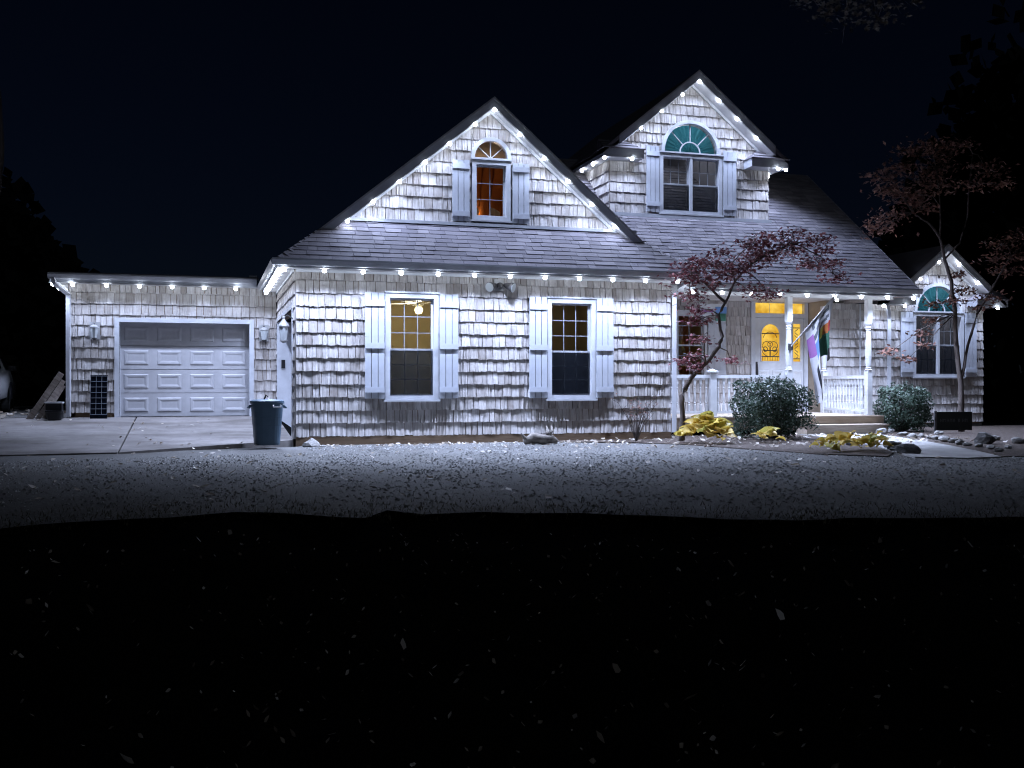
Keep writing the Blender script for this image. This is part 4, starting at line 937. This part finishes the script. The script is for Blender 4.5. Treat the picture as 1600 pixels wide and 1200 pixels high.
# ------------------------------------------------------------------ car at the edge of the picture
car = thing('parked_car', (-7.25, 10.6, .36), 'silver car parked beside the garage, mostly cut off by the picture edge', 'car', rz=R(8))
g = MB()
def sect(y, w, zs):    # half-section list of (x fraction, z)
    pts = [(w * f, y, z) for f, z in zs]; return [(-x, y_, z) for x, y_, z in pts[::-1]] + pts
secs = [(-2.25, .78, [(.55, .38), (.85, .45), (.95, .60), (.85, .76), (.4, .80)]), (-2.05, .90, [(.7, .30), (.97, .40), (1, .66), (.92, .86), (.4, .92)]), (-1.2, .94, [(.8, .26), (1, .40), (1.02, .72), (.95, .98), (.4, 1.03)]), (-.75, .94, [(.8, .26), (1, .40), (1.02, .74), (.95, 1.04), (.4, 1.08)]), (-.1, .94, [(.8, .26), (1, .40), (1.02, .76), (.93, 1.08), (.4, 1.12)]), (1.2, .94, [(.8, .26), (1, .40), (1.02, .78), (.93, 1.10), (.4, 1.13)]), (2.0, .90, [(.75, .32), (.98, .42), (1.0, .78), (.9, 1.08), (.4, 1.1)]), (2.25, .82, [(.6, .42), (.9, .5), (.95, .78), (.85, 1.02), (.4, 1.05)])]
loft(g, [sect(*s_) for s_ in secs]); g.build('body', M['carpaint'], car, True)
g = MB(); cab = [(-.85, .80, 1.05, .78), (-.15, .78, 1.50, .62), (.4, .78, 1.62, .60), (1.4, .76, 1.58, .58), (2.1, .74, 1.06, .70)]
for (ya, wa, za, ta), (yb_, wb, zb_, tb_) in zip(cab, cab[1:]):
    g.hexa([(-.86, ya, 1.0), (.86, ya, 1.0), (.86, yb_, 1.0), (-.86, yb_, 1.0), (-ta, ya, za), (ta, ya, za), (tb_, yb_, zb_), (-tb_, yb_, zb_)])
g.build('cabin', M['carpaint'], car)
for sx in (-1, 1):
    p = [(sx * .80, -.45, 1.14), (sx * .80, 1.7, 1.14), (sx * .63, 1.3, 1.50), (sx * .645, .0, 1.50)]
    MB().prism([(x + sx * .045, y, z) for x, y, z in p], (sx * .01, 0, 0)).build('side_window', M['blackgloss'], car)
    g = MB(); g.lathe([(.06, -.03), (.10, .0), (.06, .04)], (sx * .66, -2.19, .70), 12); g.build('headlight', M['lampglass'], car)
    MB().box(sx * .98 - .09, sx * .98 + .09, -.62, -.50, 1.06, 1.18).build('mirror', M['black'], car)
MB().prism([(-.74, -.86, 1.10), (.74, -.86, 1.10), (.60, -.20, 1.49), (-.60, -.20, 1.49)], (0, -.03, .02)).build('windscreen', M['blackgloss'], car)
wme = None
for sx in (-1, 1):
    for y in (-1.42, 1.45):
        g = MB(); g.lathe([(.20, -.1), (.33, -.10), (.345, -.07), (.345, .07), (.33, .10), (.20, .1)], seg=24); w_ = g.build('wheel', M['tyre'], car); w_.location = (sx * .85, y, .345); w_.rotation_euler = (0, R(90) * sx, 0)
        g = MB(); g.lathe([(.21, .085), (.20, .105), (.17, .10), (.06, .085), (.0, .09)], seg=20); g.build('rim', M['chrome'], w_)
        g = MB(); pts = [(sx * .97, y + .40 * math.cos(a_), .345 + .40 * math.sin(a_)) for a_ in (math.pi * k / 14 for k in range(15))]; g.tube(pts, .03, 6); g.build('wheel_arch', M['black'], car)

# ------------------------------------------------------------------ rocks, driftwood, sign
def rock_mesh(seed, mt):
    rr = random.Random(seed); import bmesh; bm = bmesh.new(); bmesh.ops.create_icosphere(bm, subdivisions=2, radius=1)
    ph = [rr.uniform(0, 6.28) for _ in range(6)]
    for v_ in bm.verts:
        c = v_.co; k = 1 + .16 * math.sin(3 * c.x + ph[0]) * math.sin(2.7 * c.y + ph[1]) + .12 * math.sin(4 * c.z + ph[2] + 2 * c.x) + .06 * math.sin(8 * c.y + ph[3]) + rr.uniform(-.05, .05); c *= k
        c.z = max(c.z, -.55)
    me = bpy.data.meshes.new('rock'); bm.to_mesh(me); bm.free(); me.materials.append(mt)
    me.polygons.foreach_set('use_smooth', [False] * len(me.polygons)); return me
rmes = [rock_mesh(i, M['rock']) for i in range(5)]; rdk = [rock_mesh(i + 20, M['rockdark']) for i in range(2)]
def rock(x, y, s, me, label, group=None, z=.03): return tag(link('rock', me, None, (x, y, z + s * .28), (0, 0, rnd() * 6), (s, s * uni(.7, 1), s * uni(.5, .75))), label, 'rock', group)
rock(.24, -.34, .17, rmes[0], 'large pale rock at the corner of the front wall by the trash bin', z=-.02)
rock(.42, -.52, .07, rmes[1], 'small flat tan rock right in front of the pale corner rock', z=-.02)
rock(11.75, -3.15, .19, rdk[0], 'large dark boulder at the far end of the row of path stones')
rock(8.72, -4.95, .17, rdk[1], 'dark flat boulder at the near inner corner of the curved path')
STONES = []; DARK = []
for x, y, s in ((12.15, .26, .12), (12.89, .91, .08), (12.07, -.52, .10), (11.79, -1.19, .11), (12.6, .6, .09), (12.11, -1.04, .08), (11.78, -1.65, .06), (11.76, -1.88, .08), (11.47, -2.44, .13), (11.36, -2.82, .09), (11.07, -3.32, .09), (10.94, -3.65, .07), (12.45, -.1, .06), (10.88, -3.99, .07), (10.71, -4.45, .08), (10.37, -4.98, .07), (13.2, -.2, .095), (12.68, -2.37, .10), (12.32, -3.31, .11), (11.1, -4.4, .06)):
    STONES.append(rock(x, y, s, random.choice(rmes), 'x', 'stones bordering the path'))
ORD = 'first second third fourth fifth sixth seventh eighth ninth tenth eleventh twelfth thirteenth fourteenth fifteenth sixteenth seventeenth eighteenth nineteenth twentieth'.split()
for k, o in enumerate(sorted(STONES, key=lambda o: -o.location.y)): o['label'] = 'grey border stone, %s from the house beside the curved path' % ORD[k]
for x, y, s in ((9.36, -3.72, .11), (8.95, -4.4, .10), (9.15, -4.1, .12), (9.75, -2.4, .09), (9.2, -2.9, .10)):
    DARK.append(rock(x, y, s, rdk[1], 'x', 'dark stones beside the path'))
for k, o in enumerate(sorted(DARK, key=lambda o: -o.location.y)): o['label'] = 'dark stone on the hosta side of the path, %s from the steps' % ORD[k]
t = thing('driftwood', (4.15, -.95, .0), 'gnarled piece of driftwood lying in front of the wall below the second window', 'driftwood')
g = MB(); g.tube([(-.28, 0, .06), (-.12, .02, .13), (.05, -.02, .10), (.22, .03, .11), (.34, 0, .05)], [.05, .10, .09, .085, .04], 9); g.tube([(.1, 0, .12), (.16, 0, .24), (.14, .02, .34)], [.05, .035, .008], 6); g.tube([(.18, .02, .12), (.24, .0, .26), (.22, 0, .36)], [.045, .03, .008], 6)
g.build('log', M['driftwood'], t, True)
for a_, b_ in (((-.24, 0, .1), (-.36, -.06, .22)), ((-.1, 0, .05), (-.2, -.12, .0)), ((.0, .0, .16), (-.1, .03, .21))):
    MB().tube([a_, tuple((p + q) / 2 + uni(-.02, .02) for p, q in zip(a_, b_)), b_], [.04, .025, .006], 6).build('branch_stub', M['driftwood'], t, True)
t = thing('garden_sign', (13.98, .25, .02), 'low black sign with faint lettering at the foot of the young tree', 'sign', rz=R(-10))
MB().box(-.40, .40, -.02, .02, .06, .46).build('sign_board', M['signblack'], t)
MB().box(-.45, -.41, -.025, .025, 0, .48).build('post', M['bronze'], t)
for k, (x0, x1) in enumerate(((-.33, -.28), (-.26, -.21), (-.18, -.13), (-.11, -.06), (-.04, .0), (.08, .12), (.17, .22), (.24, .29))):
    g = MB(); g.box(x0, x0 + .012, -.026, -.021, .24, .31); g.box(x1 - .012, x1, -.026, -.021, .24, .31); g.box(x0 + .012, x1 - .012, -.026, -.021, .26 + .03 * (k % 2), .275 + .03 * (k % 2)); g.build('letter', M['signtext'], t)

# ------------------------------------------------------------------ plants
def star_leaf(g, p, s, nrm=None):
    n = Vector((random.gauss(0, .5), random.gauss(0, .5), 1)).normalized() if nrm is None else nrm
    a = n.orthogonal().normalized(); b = n.cross(a); w = rnd() * 6.28; a, b = a * math.cos(w) + b * math.sin(w), b * math.cos(w) - a * math.sin(w)
    p = Vector(p); pts = [(0, -.55), (.55, -.30), (.28, -.02), (.95, .30), (.24, .36), (0, 1.1), (-.24, .36), (-.95, .30), (-.28, -.02), (-.55, -.30)]
    g.add([p] + [p + (a * x + b * y) * s - n * (s * .22 * (x * x + y * y)) for x, y in pts], [(0, i + 1, (i + 1) % 10 + 1) for i in range(10)])
def oval_leaf(g, p, s, nrm=None, w=.5):
    n = Vector((random.gauss(0, .7), random.gauss(0, .7), 1)).normalized() if nrm is None else nrm
    a = n.orthogonal().normalized(); b = n.cross(a); t_ = rnd() * 6.28; a, b = a * math.cos(t_) + b * math.sin(t_), b * math.cos(t_) - a * math.sin(t_); p = Vector(p)
    g.add([p - b * s, p + a * s * w - n * s * .1, p + b * s - n * s * .25, p - a * s * w - n * s * .1], [(0, 1, 2, 3)])
def tree(name, loc, label, limbs, clusters, leafm, leaf, lsize, per, spread, twig=.012, group=None):
    """limbs: list of (points, radii) in local coords; clusters: (x,y,z,scale)"""
    t = thing(name, loc, label, 'tree', group); g = MB()
    for pts, rad in limbs:
        P_ = [Vector(p) for p in pts]; fine = []; fr = []
        for i in range(len(P_) - 1):
            for k in range(3): f_ = k / 3; fine.append(P_[i].lerp(P_[i + 1], f_) + Vector((uni(-1, 1), uni(-1, 1), uni(-1, 1))) * .012); fr.append(rad[i] + (rad[i + 1] - rad[i]) * f_)
        fine.append(P_[-1]); fr.append(rad[-1]); g.tube(fine, fr, 8)
    nodes = [Vector(p) for pts, _ in limbs for p in pts[max(1, len(pts) // 2 - 1):]]
    g2 = MB()
    for cx_, cy_, cz_, sc in clusters:
        C_ = Vector((cx_, cy_, cz_)); nb_ = min(nodes, key=lambda q: (q - C_).length); mid = nb_.lerp(C_, .5) + Vector((uni(-.06, .06), uni(-.06, .06), uni(.0, .12)))
        g.tube([nb_, mid, C_], [twig * 1.4, twig, twig * .5], 5)
        for _ in range(4):
            e_ = C_ + Vector((random.gauss(0, spread), random.gauss(0, spread), random.gauss(0, spread * .45))) * sc; g.tube([C_, C_.lerp(e_, .5) + Vector((0, 0, .03)), e_], [twig * .5, twig * .35, .002], 4)
        for _ in range(int(per * sc * sc)):
            q = C_ + Vector((random.gauss(0, spread), random.gauss(0, spread), random.gauss(0, spread * .38))) * sc; leaf(g2, q, lsize * uni(.6, 1.2))
    g.build('trunk', M['bark'], t, True); g2.build('crown', leafm, t); return t
# red maple before the porch (local coordinates from its foot)
mo = Vector((7.18, -.85, .02))
def mloc(pts): return [tuple(Vector(p) - mo) for p in pts]
def cl(mo, items): return [(x - mo.x, y - mo.y, z - mo.z, s_) for x, y, z, s_ in items]
MY = -.85
trunk = [(6.98, .0), (7.0, .41), (6.99, .85), (7.16, 1.2), (7.45, 1.46), (7.70, 1.77), (7.77, 1.96), (7.70, 2.38), (7.84, 2.61), (8.05, 3.0), (8.26, 3.24)]
mo = Vector((6.98, MY, .02))
dep = lambda x: MY + .12 * math.sin(x * 3)
T1 = [(x - mo.x, (dep(x) - MY) * .5, z - .02) for x, z in trunk]
mcl = [(7.03, 3.04), (7.23, 3.29), (7.49, 3.42), (7.82, 3.57), (8.23, 3.7), (8.64, 3.79), (8.98, 3.96), (9.33, 4.01), (9.64, 3.83), (9.97, 3.67), (10.19, 3.43), (10.26, 3.14), (7.42, 3.0), (7.13, 2.72), (7.29, 2.45), (7.23, 2.27), (7.36, 1.92), (6.92, 1.5), (7.23, 1.41), (7.42, 1.62), (8.09, 3.26), (8.5, 3.45), (8.85, 3.59), (9.26, 3.66), (9.62, 3.43), (8.3, 2.84), (8.71, 2.78), (8.09, 1.53), (7.82, 3.13), (7.69, 3.3), (9.0, 3.75), (8.6, 3.6), (9.95, 3.4)]
C1 = [(x - mo.x, uni(-.3, .3), z - .02, uni(.7, 1.1) if z > 2.6 else uni(.55, .8)) for x, z in mcl]
top = T1[-1]
arms = [([T1[8], (7.5 - mo.x, .1, 2.95), (7.2 - mo.x, .1, 3.1)], [.03, .02, .01]), ([top, (8.7 - mo.x, .05, 3.5), (9.3 - mo.x, -.1, 3.75), (9.9 - mo.x, -.05, 3.55), (10.2 - mo.x, 0, 3.2)], [.022, .018, .014, .01, .005]), ([T1[9], (7.9 - mo.x, -.15, 3.3), (8.2 - mo.x, -.2, 3.6)], [.02, .014, .008]), ([T1[4], (7.35 - mo.x, -.15, 1.6), (7.1 - mo.x, -.2, 1.55)], [.02, .012, .006])]
tree('maple_tree', mo, 'small crooked maple with dark red leaves growing before the porch', [(T1, [.062, .052, .048, .045, .04, .036, .033, .028, .026, .02, .015])] + arms, C1, M['maple'], star_leaf, .056, 150, .18, .010)
# young tree by the wing
wo = Vector((14.57, .7, .0)); TY = 0
def q(pts): return [(x - wo.x, uni(-.05, .05), z) for x, z in pts]
limbs = [(q([(14.57, 0), (14.52, 1.08), (14.43, 1.93), (14.35, 2.64), (14.25, 3.34), (14.13, 3.84), (14.01, 4.33), (13.71, 4.62), (13.26, 4.81)]), [.07, .055, .05, .045, .04, .036, .03, .022, .012]), (q([(14.53, 1.22), (14.72, 1.93), (14.95, 2.65), (15.47, 3.38), (15.91, 3.97), (16.27, 4.27)]), [.035, .03, .026, .02, .014, .008]), (q([(14.13, 3.84), (14.52, 4.2), (14.72, 4.78), (14.79, 5.57), (14.83, 6.21)]), [.026, .022, .018, .012, .006]), (q([(14.01, 4.33), (14.0, 5.0), (13.9, 5.8)]), [.02, .015, .008])]
c2 = [(12.39, 5.22), (12.6, 5.58), (12.84, 5.25), (12.44, 4.6), (13.09, 5.12), (13.51, 4.93), (13.26, 5.9), (13.76, 5.65), (14.01, 6.16), (14.52, 6.41), (15.12, 5.97), (14.86, 5.5), (14.26, 5.54), (12.93, 6.09), (13.67, 5.29), (15.38, 5.82), (15.56, 5.54), (12.36, 4.39), (12.84, 4.76), (13.51, 6.27), (13.34, 1.92), (12.93, 1.8), (13.76, 2.21), (13.97, 2.49), (13.76, 2.84), (14.35, 2.92), (14.52, 3.14), (15.56, 3.89), (16.09, 4.41), (16.0, 3.68), (15.29, 3.02), (15.12, 2.8), (14.43, 3.49), (16.27, 3.98), (16.53, 3.7), (15.73, 4.25), (13.42, 1.64), (14.09, 5.88)]
tree('young_tree', wo, 'slim young tree with sparse rust leaves standing before the small wing gable', limbs, [(x - wo.x, uni(-.35, .35), z, uni(.75, 1.1) if (z > 4.2 or x > 15.2) else uni(.5, .7)) for x, z in c2], M['dogwood'], oval_leaf, .062, 130, .21, .010)
# big tree out of frame whose branch hangs into the top of the picture
oo = Vector((13.5, -5.2, -.05))
tree('oak_tree', oo, 'branch of a big dark tree hanging into the top of the picture', [([(0, 0, 0), (-.1, .1, 3), (-.4, .4, 6), (-1.2, .8, 8.2), (-3.2, 1.0, 8.5), (-5.0, 1.2, 7.7)], [.3, .26, .2, .12, .07, .02]), ([(-.4, .4, 6), (.6, .2, 9), (1, 0, 11)], [.18, .12, .04])], [(x - oo.x, 1.2 + uni(-.3, .3), z, uni(.8, 1.2)) for x, z in ((7.7, 7.25), (8.1, 7.3), (8.5, 7.2), (8.9, 7.35), (9.3, 7.45), (8.95, 7.05), (9.9, 7.8), (10.6, 8.2), (8.3, 7.5), (11.4, 8.6))], M['oak'], star_leaf, .07, 60, .22)
# trunks at the dark edge of the yard
for (x, y, lean, r_, h_, lab) in ((-6.26, 8.0, .012, .22, 13, 'thick bare trunk at the left picture edge beyond the garage'),):
    pts = [(-1.5, 0, 0), (-1.0, .05, 2.2), (-.35, 0, 4.3), (.02, .05, 5.6), (.10, 0, 6.6), (.0, .1, 8.2), (-.5, 0, 13)]
    cls = [(lean * h_ + uni(-2.2, 2.2), uni(-2, 2), h_ * uni(.85, 1.15), uni(.8, 1.4)) for _ in range(10)]
    tree('bare_tree', (x, y, .0), lab, [(pts, [r_ * (1 - .45 * k / 6) for k in range(7)])], [c_ for c_ in cls if c_[2] > 11.5], M['oak'], oval_leaf, .08, 14, .5, .02)
# clipped evergreen bushes
def bush(loc, rx, ry, h, n, label, seed):
    t = thing('evergreen_bush', loc, label, 'bush', 'clipped evergreen bushes'); g = MB(); g2 = MB()
    for _ in range(26):
        a = rnd() * 6.28; f_ = uni(.3, .9); e_ = (rx * f_ * math.cos(a), ry * f_ * math.sin(a), h * uni(.5, .93)); g2.tube([(e_[0] * .12, e_[1] * .12, 0), (e_[0] * .5, e_[1] * .5, e_[2] * .45), e_], [.018, .012, .004], 5)
    k = 0
    while k < n:
        x, y, z = uni(-1, 1), uni(-1, 1), uni(-1, 1); d = (abs(x) ** 3 + abs(y) ** 3 + abs(z) ** 3.2) ** (1 / 3)
        lump = 1 + .20 * math.sin(4 * x + seed) * math.sin(3.6 * y + 2) + .12 * math.sin(7 * z + x * 6)
        if d > lump or d < .35 or rnd() > (d / lump) ** 2.2: continue
        if z < -.6 and d > .8 and rnd() < .5: continue
        P_ = Vector((x * rx, y * ry, h * .52 + z * h * .5)); nn = (Vector((x, y, z * .9)).normalized() + Vector((random.gauss(0, .6), random.gauss(0, .6), random.gauss(0, .6) + .3))).normalized()
        oval_leaf(g, P_, uni(.022, .042), nn, .5); k += 1
    for _ in range(38):
        a = rnd() * 6.28; f_ = uni(.1, .95); b_ = Vector((rx * f_ * math.cos(a), ry * f_ * math.sin(a), h * (1.0 - .22 * f_ ** 3))); tip = b_ + Vector((uni(-.06, .06), uni(-.06, .06), uni(.04, .15)))
        g2.tube([b_ - Vector((0, 0, .1)), tip], [.004, .0015], 4)
        for k in range(7): oval_leaf(g, b_.lerp(tip, k / 6) + Vector((uni(-.02, .02), uni(-.02, .02), 0)), uni(.02, .036), None, .5)
    g2.build('stem', M['bark'], t); g.build('foliage', M['box'], t)
bush((9.12, -.42, .0), .72, .55, 1.14, 9000, 'large rounded evergreen bush in front of the porch steps', 1)
bush((13.35, 1.15, .0), .62, .5, 1.0, 7000, 'smaller evergreen bush beside the sign and the wing window', 4)
# hostas: every leaf a part
def hosta_leaf_mesh():
    g = MB(); n = 8
    for i in range(n + 1):
        f_ = i / n; w = .62 * math.sin(math.pi * min(1, f_ * .93 + .05)) ** .8 * (1 - .25 * f_); x = f_; z = .30 * math.sin(f_ * 2.2) - .36 * f_ * f_
        for s_ in (-1, -.5, 0, .5, 1): g.v.append((x, s_ * w, z + .10 * abs(s_) ** 1.5 + .015 * math.sin(i * 2 + s_ * 5)))
    g.faces([(i * 5 + j, (i + 1) * 5 + j, (i + 1) * 5 + j + 1, i * 5 + j + 1) for i in range(n) for j in range(4)]); return g.mesh('leaf', M['hosta'], True)
hme = hosta_leaf_mesh()
def hosta(loc, n, s, r, label, up=.5, flat=.0):
    t = thing('hosta', loc, label, 'plant')
    for i in range(n):
        a = 2.399 * i + uni(-.3, .3); tier = i / n; ln = s * uni(.75, 1.15); tilt = -(1.15 - 1.0 * tier) * up + uni(-.35, .3)
        link('leaf', hme, t, (r * tier * math.cos(a), r * tier * math.sin(a), uni(.03, .12) + s * (1 - tier) * 1.0 * up), (uni(-.6, .6), tilt, a), (ln, ln * uni(.85, 1.15), ln))
hosta((7.12, -1.55, .06), 50, .24, .40, 'large yellowing hosta at the foot of the red maple', .95)
hosta((8.22, -1.75, .02), 14, .20, .16, 'small wilted yellow hosta in the mulch before the evergreen bush', .5)
for i, (x, y) in enumerate(((7.78, -4.21), (8.15, -4.01), (8.50, -3.8), (8.50, -4.2), (8.35, -4.5), (8.9, -3.96))):
    o = hosta((x, y, .02), 11, .16, .14, 'low yellow-green plant in the clump at the near bend of the path', .6)
for k, o in enumerate(sorted([o for o in COL.objects if o.get('label', '').startswith('low yellow')], key=lambda o: o.location.x - .3 * o.location.y)): o['group'] = 'low plants at the bend of the path'; o['label'] = 'low yellow-green plant in the clump by the path, %s from the wilted hosta' % ORD[k]
# bare shrub by the wall
t = thing('bare_shrub', (6.15, -.62, .0), 'leafless twiggy shrub in front of the wall near the downspout', 'shrub'); g = MB(); g2 = MB()
for i in range(13):
    a = rnd() * 6.28; e_ = Vector((uni(.15, .5) * math.cos(a), uni(.1, .35) * math.sin(a), uni(.4, .85))); m_ = Vector((e_.x * .4, e_.y * .4, e_.z * .55)); g.tube([(0, 0, 0), m_, e_], [.010, .007, .003], 5)
    for _ in range(4): b_ = m_.lerp(e_, rnd()); c_ = b_ + Vector((uni(-.15, .15), uni(-.1, .1), uni(.03, .18))); g.tube([b_, c_], [.004, .0015], 4); [oval_leaf(g2, c_ + Vector((uni(-.04, .04), uni(-.04, .04), uni(-.02, .03))), .022) for _ in range(2)]
g.build('stem', M['bark'], t); g2.build('foliage', M['dogwood'], t)
# dark woods far behind
g = MB()
for i in range(46000):
    a = (uni(-1.5, 1.9), uni(.55, 1.2), uni(-.6, -.05))[i % 3]; d = uni(48, 62); x = d * math.sin(a) - 1; y = d * math.cos(a) - 10; hh = 4 + 1.2 * math.sin(a * 9) + 1.0 * math.sin(a * 23 + 1) + 13 * sm((a - .62) / .25) + 8 * sm((-a - .02) / .2); z = rnd() ** .8 * hh * uni(.8, 1.08)
    s_ = uni(.3, .6); oval_leaf(g, (x, y, z), s_, Vector((random.gauss(0, .6), -1, random.gauss(0, .6))).normalized(), .8)
tag(g.build('far_woods', M['woods']), 'black mass of trees far behind the house', 'woods', kind='stuff')
